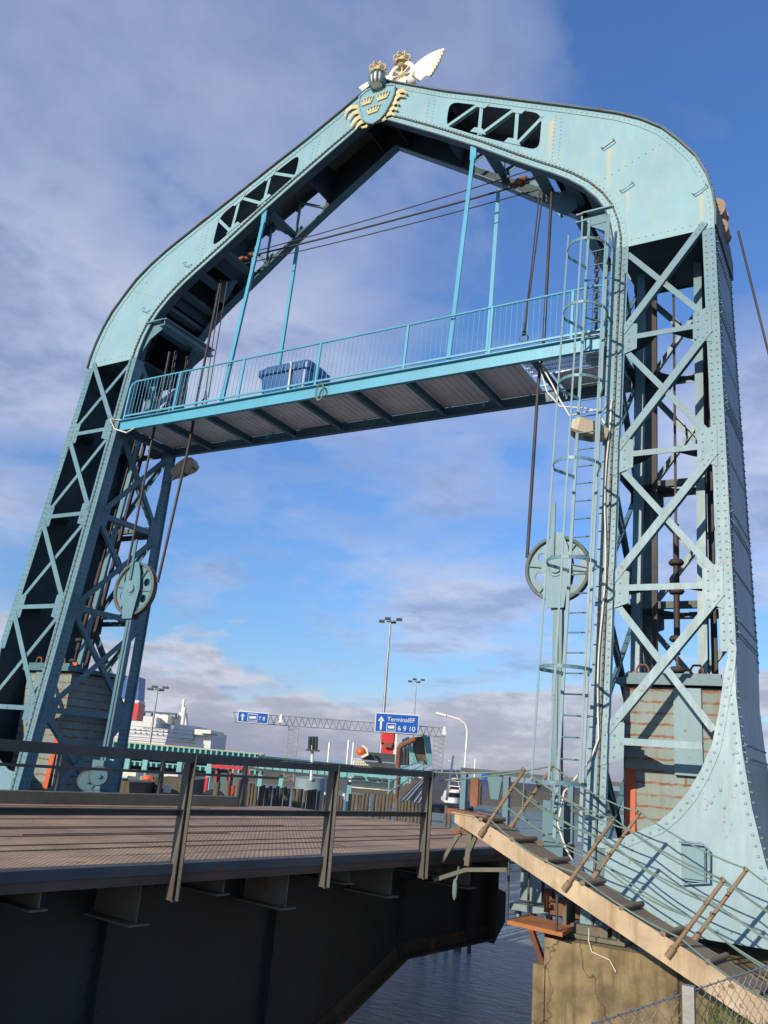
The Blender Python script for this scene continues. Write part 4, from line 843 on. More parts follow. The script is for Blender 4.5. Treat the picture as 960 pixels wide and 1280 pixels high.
# counterweights
for s_, w in ((1, 'right'), (-1, 'left')):
    CW = thing('counterweight', 'stack of pale green iron blocks with rusty joints inside the %s leg' % w, 'counterweight', (s_*7.0, 1.9, -0.9), 'counterweights in the legs')
    c = MB(); c.box((s_*7.0, 1.75, 0.55), (1.5, 1.5, 3.0)); c.build('block_stack', 'cw', CW)
    c = MB(); c.box((s_*6.98, 1.7, 2.13), (1.62, 1.7, 0.10)); c.beam((s_*6.3, 0.98, 2.22), (s_*7.7, 0.98, 2.22), 0.1, 0.08); c.build('top_plate', 'brace', CW)
    for dx in (-0.45, 0.35):
        c = MB(); p0 = V((s_*7.0+dx, 1.0, 2.2)); c.path([p0+V((-.09, 0, 0)), p0+V((-.09, 0, .13)), p0+V((-.05, 0, .19)), p0+V((.05, 0, .19)), p0+V((.09, 0, .13)), p0+V((.09, 0, 0))], 0.018, 6); c.build('lifting_eye', 'rust', CW)
    c = MB(); c.box((s_*7.21, 0.975, 1.42), (0.40, 0.06, 1.26)); c.box((s_*7.21, 0.95, 0.80), (0.38, 0.10, 0.03)); c.build('front_panel', 'base', CW)
    c = MB(); c.beam((s_*6.36, 0.88, -0.9), (s_*6.36, 0.88+.25, 2.3), 0.15, 0.03, (0, 1, 0)); c.beam((s_*6.42, 0.94, -0.9), (s_*6.42, 0.94+.25, 2.3), 0.03, 0.14, (0, 1, 0))
    solo(c, 'guide_channel', 'orange', 'red lead painted channel standing beside the counterweight in the %s leg' % w, 'guide channel', 'red channels in the legs')

# ------------------------------------------------------------------ caged ladder on right leg
LD = thing('caged_ladder', 'tall teal ladder with safety hoops fixed beside the right leg', 'ladder', (5.6, 0.0, -0.5))
lt = atF(757, 285, -0.42); 
l0a = atF(676, 1010, -0.42); l0b = atF(720, 1010, -0.42); l1a = atF(736, 290, -0.42)
lb, rb_ = (atF(680, 960, -0.40), atF(735, 560, -0.40))
A0, A1 = atF(678, 1010, -0.4), atF(734, 290, -0.4)           # left stile
Bz0, Bz1 = atF(724, 1010, -0.4), atF(762, 290, -0.4)
xw_ = 0.0
A0, A1 = V((5.66, -0.42, -0.2)), V((5.70, 0.80, 10.55)); wdl = 0.36
for o_ in (0, wdl):
    k = MB(); k.beam(A0+V((o_, 0, 0)), A1+V((o_, 0, 0)), 0.05, 0.022, (0, 1, 0)); k.build('stile', 'paint', LD)
nr = 35
for i in range(nr):
    a = A0.lerp(A1, (i+0.5)/nr); k = MB(); k.tube(a, a+V((wdl, 0, 0)), 0.011, 6); k.build('rung', 'brace', LD)
hoops = []
for z in (0.55, 2.1, 3.7, 5.3, 6.75, 8.15, 9.45):
    a = A0.lerp(A1, (z-A0.z)/(A1.z-A0.z)); cpt = a+V((wdl/2, -0.33, 0)); pts = [a+V((0, 0, 0))]
    for t in range(0, 13):
        th = math.pi-(-0.25+t*(math.pi+0.5)/12)
        pts.append(cpt+V((-math.cos(math.pi-th)*-0.36, 0, 0))*1 + V((0, -abs(math.sin(th))*0.42 if 0 < th < math.pi else 0.08, 0)))
    pts.append(a+V((wdl, 0, 0))); pts = [a]+[cpt+V((-0.37*math.cos(u), -0.10-0.47*math.sin(u), 0)) for u in [math.pi*i/12 for i in range(13)]]+[a+V((wdl, 0, 0))]
    k = MB()
    for p0, p1 in zip(pts, pts[1:]): k.beam(p0, p1, 0.012, 0.05)
    k.build('hoop', 'paint', LD)
for u in (0.45, 1.57, 2.7):
    k = MB(); c0 = V((wdl/2-0.37*math.cos(u), -0.43-0.47*math.sin(u), 0)); a = A0.lerp(A1, 0.07); b2 = A0.lerp(A1, 0.93)
    k.beam(a+c0, b2+c0, 0.030, 0.010, (0, 1, 0)); k.build('cage_strip', 'paint', LD)
k = MB()
for z in (1.5, 3.8, 6.1, 8.4): 
    a = A0.lerp(A1, (z-A0.z)/(A1.z-A0.z)); k.beam(a, Fp(6.0, z, 0.02), 0.04, 0.012); k.beam(a+V((wdl, 0, 0)), Fp(6.1, z, -0.03), 0.04, 0.012)
k.build('wall_bracket', 'paint', LD)
# white electric cable clipped to the right leg
pts = [Fp(6.12+0.03*math.sin(z*2.1), z, -0.09) for z in [i*0.4 for i in range(20, 2, -1)]]
pts = [atY(672, 452, 1.3), atY(684, 490, 1.15), atY(700, 508, 0.9), atY(730, 510, 0.8), atY(752, 515, 0.7)]+[p for p in pts if p.z < 7.0]+[atF(738, 950, -0.15), atF(705, 990, -0.4), atF(697, 1030, -0.5), atF(707, 1060, -0.5), atF(715, 1075, -0.5)]
k = MB(); k.path(pts, 0.015, 6); solo(k, 'electric_cable', 'offwhite', 'pale cable looping from the walkway and running down the right leg', 'cable', 'pale cables from the walkway')
k = MB(); k.path([atY(674, 452, 1.3), atY(690, 480, 1.1), atY(700, 500, .9), atY(712, 520, .8), atY(745, 512, .7), atY(756, 530, .65)], 0.016, 6); solo(k, 'electric_cable', 'offwhite', 'shorter pale cable drooping between the walkway underside and the ladder cage', 'cable', 'pale cables from the walkway')
k = MB(); k.path([atF(152, 525, -0.05), atF(138, 524, -0.1), atF(143, 536, -0.12), atF(158, 541, -0.1), atF(168, 535, 0.0)], 0.02, 6); solo(k, 'electric_cable', 'offwhite', 'pale cable loop at the left end of the walkway', 'cable', 'pale cables from the walkway')

# ------------------------------------------------------------------ floodlights
def flood(c, d, lab, arm, sz=1.0):
    t = thing('floodlight', lab, 'floodlight', c, 'floodlights on the gantry legs')
    d = V(d).normalized(); sdv = d.cross(V((0, 0, 1))).normalized(); u = sdv.cross(d); k = MB()
    def rg(l, w, h, o=0): return [c+d*l+sdv*(w*a)+u*(h*1.35*b_+o) for a, b_ in ((-1, -.8), (-.8, -1), (.8, -1), (1, -.8), (1, .8), (.7, 1), (-.7, 1), (-1, .8))]
    R1 = [rg(-.36*sz, .10*sz, .08*sz), rg(-.1*sz, .19*sz, .12*sz, .01), rg(.22*sz, .24*sz, .13*sz, .01), rg(.36*sz, .2*sz, .08*sz)]
    for a, b_ in zip(R1, R1[1:]): k.add(a+b_, [(i, (i+1) % 8, 8+(i+1) % 8, 8+i) for i in range(8)])
    k.add(R1[0], [tuple(range(8))]); k.add(R1[-1], [tuple(range(7, -1, -1))]); k.build('lamp_housing', 'lamp', t)
    k = MB(); k.box(c+d*.1*sz-u*.14*sz, (.30*sz, .36*sz, .03), (sdv, d, u)); k.build('lens', 'glass', t)
    k = MB(); k.path(arm, 0.026, 7); k.build('arm', 'paint', t)
yl = 2.75
fc = atY(230, 586, yl); flood(fc, (0.70, 0.2, 0.42), 'beige floodlight on a bent arm fixed to the left lattice leg', [atY(193, 652, yl), atY(201, 615, yl), atY(207, 604, yl), atY(219, 598, yl)], 0.95)
fc = atY(737, 539, 0.5); flood(fc, (-0.8, -0.25, 0.22), 'beige floodlight hanging behind the ladder cage on the right leg', [atY(762, 545, 0.9), atY(750, 543, 0.7), atY(744, 540, 0.55)], 0.85)
# cowl and stay wire on the outer side of the right leg
k = MB(); p = Rp(Xo(10.3), 10.6, -0.5); 
for x_, z, r_ in ((7.70, 10.95, .20), (7.76, 10.52, .18)): k.disc(V((x_, 2.1, z)), (0, 1, 0), r_, .3, 24)
for x_, z, r_ in ((7.70, 10.95, .22), (7.75, 10.52, .20)):
    for y_ in (1.93, 2.27): k.disc(V((x_, y_, z)), (0, 1, 0), r_, .03, 24)
solo(k, 'pulley_cowl', 'stan', 'brown rounded cowls on the outer shoulder of the right leg', 'cowl')
_w0 = V((8.1, 2.0, 10.4)); _w1 = atY(1015, 660, 1.5)
rope_thing([_w0, _w0+(_w1-_w0)*((10.4-ZQ)/(10.4-_w1.z))], 0.02, 'dark stay wire slanting down outside the right leg')

# ------------------------------------------------------------------ pier
PR = MB(); pz = ZBOT-0.06
PP = [(5.62, -0.62), (7.31, -0.62), (7.33, -0.56), (7.36, -0.62), (8.9, -0.6), (8.9, 3.4), (5.62, 3.4)]
PR.prism([V((x, y, pz)) for x, y in PP], [V((x-(.0), y, ZW-1)) for x, y in PP]); PR.box((5.56, 1.4, -2.9), (0.16, 4.1, 2.3))
solo(PR, 'concrete_pier', 'concrete', 'mossy cracked concrete pier under the right gantry leg', 'pier')
PL = MB(); PL.prism([V((-x, y, pz)) for x, y in PP], [V((-x, y, ZW-1)) for x, y in PP]); solo(PL, 'concrete_pier', 'concrete', 'concrete pier under the left gantry leg across the water', 'pier')
k = MB(); c0 = atY(736, 1160, -0.66); k.path([c0, c0+V((0, 0, -.16)), atY(740, 1190, -.66), atY(762, 1200, -.66), atY(770, 1215, -.66)], 0.008, 5); solo(k, 'drain_pipe', 'offwhite', 'thin pale pipe running down the face of the mossy pier', 'pipe')

# ------------------------------------------------------------------ linkspan bridge
DANG = math.atan2(0.149, 0.989)
DD = V((0.149, 0.989, 0)).normalized(); DR = V((0.989, -0.149, 0)).normalized()
ZDK = -0.472; E0 = V((4.464, 0, 0))       # right edge passes here at y=0
def dk(s, t, z): return V((E0.x, E0.y, 0))+DD*s+DR*t+V((0, 0, z))      # s along, t<0 inward from the near (right) edge
EDGE0 = -(E0.x*0.989)+1.0
M['deck'] = stripes_mat()
S0, S1, WD = -22.0, 2.9, 7.0
LK = thing('link_bridge', 'dark steel loading bridge with ribbed brown deck reaching in between the gantry legs', 'bridge', (0.6, -6, -3))
k = MB(); k.prism([dk(S0, -WD, ZDK), dk(S0, 0, ZDK), dk(S1, 0, ZDK), dk(S1, -WD, ZDK)], [dk(S0, -WD, ZDK-.03), dk(S0, 0, ZDK-.03), dk(S1, 0, ZDK-.03), dk(S1, -WD, ZDK-.03)])
k.build('deck_plate', 'deck', LK)
rbm = MB()   # anti-slip strips welded on deck
for t, a_, b_ in ((-1.15, -9, 1), (-1.55, -22, S1-.1), (-2.3, -22, -3), (-2.45, -6, S1-.2), (-3.05, -22, S1-.1), (-3.2, -9, -1), (-4.2, -22, S1-.1), (-5.4, -12, S1-.1), (-6.2, -22, 0)): rbm.beam(dk(a_, t, ZDK+.008), dk(b_, t, ZDK+.008), 0.02, 0.008)
rbm.build('deck_ribs', mat('deck_seam', (0.09, 0.065, 0.05), 0.8, rust=0.4), LK)
k = MB(); k.beam(dk(S0, 0.012, ZDK-.045), dk(S1, 0.012, ZDK-.045), 0.022, 0.09); k.build('edge_beam', mat('deck_edge_blue', (0.045, 0.062, 0.078), 0.55, rust=0.4, var=0.25), LK)
k = MB(); k.beam(dk(S0, -.03, ZDK-.135), dk(S1, -.03, ZDK-.135), 0.08, 0.085); k.build('edge_channel', mat('edge_channel_brown', (0.085, 0.06, 0.05), 0.7, rust=0.5, var=0.3), LK)
k = MB(); k.beam(dk(S1+.012, 0, ZDK-.12), dk(S1+.012, -WD, ZDK-.12), 0.022, 0.24, (0, 0, 1)); k.build('end_beam', 'bracket', LK)
k = MB(); k.box(dk((S0+1.2)/2, -WD+.15, ZDK+.10), (0.3, abs(S0)+1.2, 0.19), (DR, DD, V((0, 0, 1)))); k.build('kerb_beam', 'bracket', LK)
# cross brackets beneath
tb_ = DR.dot(dk(0, -0.10, 0)); brk = []
for px, py in ((179, 1166), (367, 1137), (498, 1122)):
    p = hit(px-6, py-3, DR, tb_); brk.append(((p-E0).dot(DD), p.z))
zB_ = sum(b[1] for b in brk)/3; s1 = brk[0][0]
brk = [(s1-2.1*k, zB_) for k in range(1, 7)]+[(b[0], zB_) for b in brk]+[(brk[-1][0]+1.9, zB_)]
for s, z in brk:
    a, b2 = dk(s, -0.10, 0), dk(s, -WD+.3, 0); k = MB()
    k.beam(a+V((0, 0, z)), b2+V((0, 0, z)), 0.24, 0.02); hh2 = (ZDK-.05-z); k.beam(a-DR*.05+V((0, 0, z+hh2/2)), b2+V((0, 0, z+hh2/2)), 0.016, hh2-.03)
    k.build('cross_girder', 'bracket', LK)
    k = MB(); a = dk(s+1.0, -0.08, 0); b2 = dk(s+1.0, -1.3, 0); z2 = z+hh2*.42; k.beam(a+V((0, 0, z2)), b2+V((0, 0, z2)), 0.18, 0.016); k.beam(a+V((0, 0, z2+.12)), b2+V((0, 0, z2+.12)), 0.012, 0.2); k.build('cross_girder', 'bracket', LK)
# main girders
for t, lab in ((-0.85, ''), (-WD+.8, '')):
    k = MB(); sE = 1.55
    pl = [(S0, -.70), (sE, -.70), (sE, -1.96), (-0.8, -1.98), (-3.6, -3.25), (S0, -3.35)]
    k.prism([dk(s, t+.01, z) for s, z in pl], [dk(s, t-.01, z) for s, z in pl])
    for s in (-18, -15.6, -13.2, -10.8, -8.4, -5.9, -3.5, -0.9, 0.9): 
        zb = np.interp(s, [-22, -3.6, -.8, 1.55], [-3.3, -3.22, -1.95, -1.95]); k.beam(dk(s, t+.06, -.95), dk(s, t+.06, zb+.02), 0.10, 0.012, DD)
    for (p, q2) in zip(pl[2:], pl[3:]): 0
    k.beam(dk(S0, t, -.71), dk(sE, t, -.71), 0.3, 0.02)
    for s in (-15.6, -13.2, -10.8, -8.4, -5.9, -3.5, -0.9, 0.9):
        zb = np.interp(s, [-22, -3.6, -.8, 1.55], [-3.2, -3.1, -1.8, -1.8])
        for ds in (-.08, .08): k.rivets([dk(s+ds, t+.011, -.9), dk(s+ds, t+.011, zb)], DR, .14, .02, .014)
    k.rivets([dk(-16, t+.011, -.82), dk(sE, t+.011, -.82)], DR, .14, .02, .014)
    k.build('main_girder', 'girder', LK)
    k = MB()
    for (p, q2) in zip(pl[2:], pl[3:]):
        k.beam(dk(p[0], t, p[1]-.012), dk(q2[0], t, q2[1]-.012), 0.30, 0.022); a_, b_ = dk(p[0], t+.016, p[1]+.09), dk(q2[0], t+.016, q2[1]+.09); k.beam(a_, b_, 0.01, 0.17)
    k.build('girder_flange', mat('girder_foot', (0.05, 0.035, 0.02), 0.75, rust=0.6, var=0.4), LK)
k = MB(); k.prism([dk(1.57, -.7, -.7), dk(1.57, -WD+.8, -.7), dk(1.57, -WD+.8, -1.9), dk(1.57, -.7, -1.9)], [dk(1.62, -.7, -.7), dk(1.62, -WD+.8, -.7), dk(1.62, -WD+.8, -1.9), dk(1.62, -.7, -1.9)])
k.prism([dk(1.62, -.75, -1.2), dk(1.95, -.75, -1.3), dk(1.95, -.75, -1.75), dk(1.62, -.75, -2.05)], [dk(1.62, -1.3, -1.2), dk(1.95, -1.3, -1.3), dk(1.95, -1.3, -1.75), dk(1.62, -1.3, -2.05)]); k.build('end_bulkhead', 'girder', LK)
# near railing
NP = DR; ndt = DR.dot(dk(0, 0.07, 0))
def onrail(px, py): return hit(px, py, DR, ndt)
ps_ = [onrail(236, 1000), onrail(418, 1000), onrail(537, 1000)]
ss = [(p-E0).dot(DD) for p in ps_]
ss = [ss[0]-4.4, ss[0]-2.2]+ss
for s in ss:
    k = MB(); zb = -0.80; zt = 0.56
    k.beam(dk(s, .07, zb), dk(s, .07, zt), 0.012, 0.085, DR); k.beam(dk(s-.04, .02, zb), dk(s-.04, .02, zt), 0.10, 0.012, DD); k.box(dk(s, .07, zb), (.02, .1, .02), (DR, DD, V((0, 0, 1))))
    k.rivet(dk(s, .08, -.6), DR, .02, .012); k.rivet(dk(s, .08, -.5), DR, .02, .012)
    k.build('rail_post', 'railpost', LK)
sE = ss[-1]+.06
k = MB(); k.beam(dk(S0, .05, .565), dk(sE, .05, .565), 0.10, 0.012); k.beam(dk(S0, .095, .52), dk(sE, .095, .52), 0.012, 0.075); k.build('top_rail', 'steel', LK)
k = MB(); k.beam(dk(S0, .03, .03), dk(sE, .03, .03), 0.07, 0.010); k.beam(dk(S0, .0, .0), dk(sE, .0, .0), 0.010, 0.06); k.build('middle_rail', 'steel', LK)
# far railing
k = MB(); 
for z in (.50, .12): k.beam(dk(S0, -WD-.02, z), dk(2.6, -WD-.02, z), 0.06, 0.05)
k.build('top_rail', 'steel', LK)
for s in (-9.4, -7.2, -5.0, -2.8, -0.6, 1.6):
    k = MB(); k.beam(dk(s, -WD-.03, -.6), dk(s, -WD-.03, .5), 0.07, 0.07, DD); k.build('rail_post', 'steel', LK)
# platform frame carrying the gangway head
k = MB(); a = atY(575, 1010, -1.15); 
k.beam(atY(563, 1013, -1.15), atY(612, 1023, -1.15), 0.22, 0.07); k.beam(atY(566, 1040, -1.15), atY(600, 1037, -1.15), 0.1, 0.05)
solo(k, 'landing_plate', 'rust', 'rusty steel landing at the upper end of the gangway', 'landing')
k = MB(); pz_ = atY(558, 1048, -1.2); k.beam(atY(552, 1078, -1.2), atY(574, 1042, -1.15), 0.05, 0.04, (0, 1, 0)); k.beam(atY(577, 1013, -1.15), atY(574, 1045, -1.15), 0.06, 0.05, (0, 1, 0)); k.beam(atY(588, 1040, -1.15), atY(584, 1082, -1.15), 0.07, 0.06, (0, 1, 0)); k.beam(atY(596, 1043, -1.15), atY(582, 1075, -1.15), 0.05, 0.05, (0, 1, 0)); k.beam(atY(542, 1100, -1.3), atY(582, 1087, -1.15), 0.07, 0.05); k.beam(atY(582, 1087, -1.15), atY(634, 1087, -1.0), 0.07, 0.05)
solo(k, 'support_frame', 'bracket', 'small steel support frame under the gangway head at the bridge edge', 'support frame')
k = MB(); p0 = atY(573, 1088, -1.2); k.path([p0+V((0, 0, .05)), p0, p0+V((-.02, 0, -.12))], 0.012, 5); k.ell(p0+V((-.04, 0, -.24)), (.035, .03, .14)); solo(k, 'rag', 'rope', 'small green rag dangling below the bridge edge', 'rag')

# ------------------------------------------------------------------ gangway
TOP = atD(590, 1019, 11.45); BOT = atD(985, 1267, 8.62)
GD = (BOT-TOP).normalized(); GW = V((0, 0, 1)).cross(GD).normalized()     # horizontal, perpendicular
fp = atZ(638, 1022, atD(605, 1030, 11.35).z); npnt = atD(605, 1030, 11.35)
if GW.dot(fp-npnt) < 0: GW = -GW
GWD = 0.62; GU = GD.cross(GW).normalized(); GU = GU if GU.z > 0 else -GU
GLEN = (BOT-TOP).length
GG = thing('gangway', 'sloping cream sided gangway with brown treads from the quay up to the loading bridge', 'gangway', (BOT.x, BOT.y, BOT.z-.3))
HX = V((GD.x, GD.y, 0)).normalized()
def gp(s, w, h): return TOP+GD*s+GW*w+GU*h
for w in (0, GWD):
    k = MB(); lo_ = 0 if w == 0 else -.035; hd = [gp(0, w, lo_)-HX*.28, gp(0, w, lo_), gp(GLEN, w, lo_), gp(GLEN, w, -.285), gp(.22, w, -.21), gp(0, w, 0)-HX*.28-V((0, 0, .12))]; k.prism(hd, [p+GW*.012 for p in hd])
    k.build('side_string', 'gang', GG)
k = MB(); k.prism([gp(.0, .02, -.03), gp(GLEN, .02, -.03), gp(GLEN, GWD-.02, -.03), gp(.0, GWD-.02, -.03)], [gp(.0, .02, -.05), gp(GLEN, .02, -.05), gp(GLEN, GWD-.02, -.05), gp(.0, GWD-.02, -.05)])
k.build('walking_surface', 'tread', GG)
k = MB(); hh_ = [gp(0, -.02, .002)-HX*.32, gp(.06, -.02, .002), gp(.06, GWD+.02, .002), gp(0, GWD+.02, .002)-HX*.32]; k.prism([p+V((0, 0, .014)) for p in hh_], hh_); k.build('head_plate', 'gang', GG)
ntr = 8
for i in range(ntr):
    s = .14+i*.53; k = MB(); k.path([gp(s, .0, .012), gp(s, GWD-.01, .012)], .034, 10); k.build('tread', 'tread', GG)
# stanchions: near bases on the string
def sOf(px, py):   # station along the near string nearest the pixel
    best = min(range(0, 400), key=lambda i: abs(proj(gp(i*GLEN/400, 0, -.05))[0]-px)); return best*GLEN/400
def proj(p):
    d = V(p)-CAM; return (480+FPX*d.dot(RV)/d.dot(_f), 640-FPX*d.dot(UV)/d.dot(_f))
st_s = [sOf(606, 1033), sOf(711, 1098), sOf(841, 1185)]; st_s.append(st_s[2]+(st_s[2]-st_s[1])*1.0)
tops = {}
for i, s in enumerate(st_s):
    for w in (-.03, GWD+.05):
        k = MB(); a = gp(s, w, -.14 if w < 0 else -.05); b2 = a+(GU*0.93+GD*0.32+V((0, 0, .12))).normalized()*1.06
        k.tube(a, b2, 0.025, 10, 0.022); k.tube(a-(b2-a)*.03, a+(b2-a)*.09, 0.038, 10)
        for u in (.35, .68, .98): k.path([a.lerp(b2, u)+V((math.cos(t)*.025, -.03, math.sin(t)*.025+.02)) for t in [j*math.pi/4 for j in range(8)]], .006, 4, closed=True)
        k.build('stanchion', 'stan', GG); tops[(i, w < 0)] = (a, b2)
for near in (True, False):
    for u in (1.0, .74, .48, .22):
        pts = []
        for i in range(3):
            a0, b0 = tops[(i, near)]; a1, b1 = tops[(i+1, near)]; c = catenary(a0.lerp(b0, u), a1.lerp(b1, u), .07+.02*math.sin(i*3+u*9), 10); pts += c if i == 0 else c[1:]
        k = MB(); k.path(pts, 0.011, 6); k.build('guard_rope', 'rope', GG)
    a0, b0 = tops[(0, near)]
    k = MB(); k.path(catenary(b0, dk(ss[-1], .06, .56) if near else dk(ss[-1]+.3, .0, .45), .03), 0.011, 6); k.build('guard_rope', 'rope', GG)
    k = MB(); k.path(catenary(b0, a0.lerp(b0, .45)+GD*.35, .02), 0.009, 6); k.build('guard_rope', 'rope', GG)

# ------------------------------------------------------------------ things under the gangway head
k = MB(); zq_ = -1.25
c = [atY(640, 1155, .3), atY(672, 1146, .6), atY(720, 1158, -.3), atY(705, 1166, -.6)]
z_ = -1.28; cc = [atZ(634, 1150, z_), atZ(660, 1143, z_), atZ(718, 1157, z_), atZ(703, 1166, z_)]
k.prism(cc, [p+V((0, 0, -.05)) for p in cc])
PLT = thing('rusty_platform', 'orange rusted work platform sticking out from the pier beside the bridge end', 'platform', cc[3]); k.build('platform_plate', mat('orange_rust', (0.40, 0.155, 0.05), 0.85, rust=0.3, var=0.3, streak=False, rustcol=(0.13, 0.05, 0.02)), PLT)
k = MB(); 
for a, b2 in ((cc[0].lerp(cc[3], .45), atY(690, 1235, -.3)), (cc[1].lerp(cc[2], .4), atY(694, 1240, 0.2))): k.beam(a+V((0, 0, -.05)), b2, 0.07, 0.07, (0, 1, 0))
k.build('prop', 'rust', PLT)
for a, h in ((cc[0], 1.0), (cc[1].lerp(cc[0], .0), .75), (cc[3].lerp(cc[0], .1), .8)):
    kk = MB(); kk.tube(a, a+V((0, 0, h)), 0.018, 6); kk.build('stay_rod', 'steel', PLT)
kk = MB(); kk.tube(cc[0]+V((0, 0, .62)), cc[3]+V((0, 0, .72)), 0.014, 6); kk.tube(cc[0]+V((0, 0, .72)), cc[1]+V((0, 0, .70)), 0.014, 6); kk.build('rail', 'steel', PLT)
k = MB(); c = atY(690, 1110, 1.2); k.box(c+V((-.25, 0, .05)), (.34, .5, .5)); k.box(c+V((.12, 0, .03)), (.30, .5, .58)); k.box(c+V((.42, 0, .0)), (.22, .5, .5)); k.box(c+V((0, -.05, -.30)), (1.1, .6, .09))
for dx in (-.5, -.25, 0, .25, .5): k.box(c+V((dx, -.1, -.40)), (.07, .1, .12))
solo(k, 'hinge_block', 'side', 'grey blocky hinge machinery hanging in the gap between bridge end and right leg', 'machinery')
k = MB(); c = atZ(700, 1148, -1.30); k.box(c+V((0, .4, .1)), (.45, .35, .2)); k.box(c+V((-.3, .4, .16)), (.12, .12, .32)); solo(k, 'mooring_block', 'rust', 'brown rusted block behind the orange platform on the pier', 'block')
# guard railing behind the gangway
RL = thing('end_railing', 'dark railing with teal posts at the seaward end behind the gangway', 'railing', (5.2, 3.4, -.5))
yr = 3.4
k = MB(); k.beam(atY(577, 962, yr), atY(800, 983, yr), 0.10, 0.08); k.build('top_rail', 'steel', RL)
k = MB(); k.beam(atY(640, 1010, yr), atY(790, 1016, yr), 0.06, 0.06); k.build('middle_rail', 'steel', RL)
for px, w in ((581, .11), (634, .11), (714, .10), (778, .08)):
    k = MB(); a = atY(px, 966+(px-580)*.09, yr+.02); k.beam(a, V((a.x, a.y, -.62)), w, w, (0, 1, 0)); k.build('post', 'brace', RL)
k = MB(); a = atY(594, 972, yr); b2 = atY(594, 1008, yr); k.beam(a, V((a.x, a.y, b2.z)), .16, .04, (0, 1, 0)); k.build('rust_panel', 'rust', RL)
k = MB(); a = atY(618, 965, yr); k.prism([a+V((-.16, 0, 0)), a+V((.18, 0, 0)), a+V((.1, 0, -.5)), a+V((-.06, 0, -.5))], [a+V((-.16, .04, 0)), a+V((.18, .04, 0)), a+V((.1, .04, -.5)), a+V((-.06, .04, -.5))]); k.build('knee_plate', 'brace', RL)
# seaward fender floor between legs and the sea behind the right leg
k = MB(); k.box((6.8, 5.0, -1.0), (3.4, 2.6, 0.3)); k.box((6.0, 4.5, -.75), (.6, .5, .3)); k.box((7.2, 4.4, -.7), (.8, .4, .35)); solo(k, 'dolphin_deck', 'bracket', 'dark mooring deck behind the right leg', 'mooring deck')
k = MB(); c = V((9.35, 3.4, -.15)); k.box(c, (1.5, 1.6, 2.3)); k.box(c+V((0, -.82, .1)), (1.2, .04, .9)); k.box(c+V((0, -.84, .75)), (1.5, .1, .12)); k.box(c+V((0, 0, 1.2)), (1.7, 1.8, .1)); solo(k, 'machinery_cabin', 'plate', 'pale teal cabin just behind the outer side of the right leg', 'cabin')
# rollers at foot of the left leg
for i, (px, py, r_) in enumerate(((109, 976, .19), (123, 970, .19), (111, 997, .16))):
    c = atY(px, py, -.2); t = thing('fairlead_roller', ['left of the two upper round rollers at the foot of the left leg', 'right of the two upper round rollers at the foot of the left leg', 'lowest round roller at the foot of the left leg'][i], 'roller', c, 'rollers at the left leg foot')
    ax_ = V((1.0, -.8, 0)).normalized(); k = MB(); k.disc(c, ax_, r_, .16, 24); k.disc(c-ax_*.14, ax_, r_*.75, .16, 24); k.build('roller_tread', 'flange', t)
    k = MB(); k.disc(c+ax_*.085, ax_, r_*.86, .03, 24); k.disc(c+ax_*.11, ax_, r_*.2, .05, 12); k.build('roller_face', 'paint', t)

# ------------------------------------------------------------------ chain-link fence in front
FA, FB = V((8.60, -9.75, 0)), V((9.42, -5.9, 0)); FD = (FB-FA).normalized(); FNn = FD.cross(V((0, 0, 1)))
FE = thing('chain_link_fence', 'galvanised chain link fence with a square post at the bottom right corner', 'fence', (9.0, -7.8, ZQ))
flen = (FB-FA).length; pitch = 0.05; ztop = -0.22; k = MB(); nrow = int((ztop-ZQ)/pitch)
for i in range(int(flen/pitch)):
    base = FA+FD*(i*pitch); pts = []
    for j in range(nrow*2+1):
        z = ztop-j*pitch*.5*1.3
        if z < ZQ: break
        sgn = 1 if (j+i) % 2 else -1
        pts.append(base+FD*(sgn*pitch*.5*1.04)+FNn*(.003*sgn)+V((0, 0, z)))
    k.path(pts, 0.0020, 4)
k.build('wire_mesh', 'galv', FE)
k = MB(); k.path([FA+V((0, 0, ztop-.01)), FB+V((0, 0, ztop-.01))], .0035, 5); k.build('top_wire', 'galv', FE)
pf = hit(861, 1230, FNn, FNn.dot(FA)+.03)
for c, nm in ((pf, ''), (pf-FD*2.4, ''), (pf+FD*2.4, '')):
    k = MB(); k.box((c.x, c.y, (ZQ-.2-.19)/2), (.048, .04, -.19-ZQ+.2)); k.build('fence_post', 'galv', FE)
# grass by the quay edge
k = MB()
for i in range(900):
    p = atZ(random.uniform(880, 985), random.uniform(1262, 1330), ZQ); h = random.uniform(.05, .22); a = random.uniform(0, 6.28); w = .006
    d = V((math.cos(a), math.sin(a), 0)); ln = V((random.uniform(-.1, .1), random.uniform(-.1, .1), h)); k.add([p-d*w, p+d*w, p+ln], [(0, 1, 2)])
g = k.build('grass', 'grass', kind='stuff'); g['label'] = 'dry grass growing on the quay behind the fence'; g['category'] = 'grass'

# ------------------------------------------------------------------ background across the water
HR = V((math.cos(YAW), math.sin(YAW), 0)); HF = V((-math.sin(YAW), math.cos(YAW), 0))
class FBk(MB):
    def pb(s, cx_, cy_, w, h, d, t=1.0, off=0):
        """box centred on the photo pixel at depth d; w,h in photo pixels at that depth"""
        return s.box(atD(cx_, cy_, d)+HF*off, (w*d/FPX, t, h*d/FPX), (HR, HF, V((0, 0, 1))))
ZL = -1.6    # far quay level
def pole(px, ptop, d, r0, r1, zb=ZL):
    p = atD(px, ptop, d); return p, V((p.x, p.y, zb))
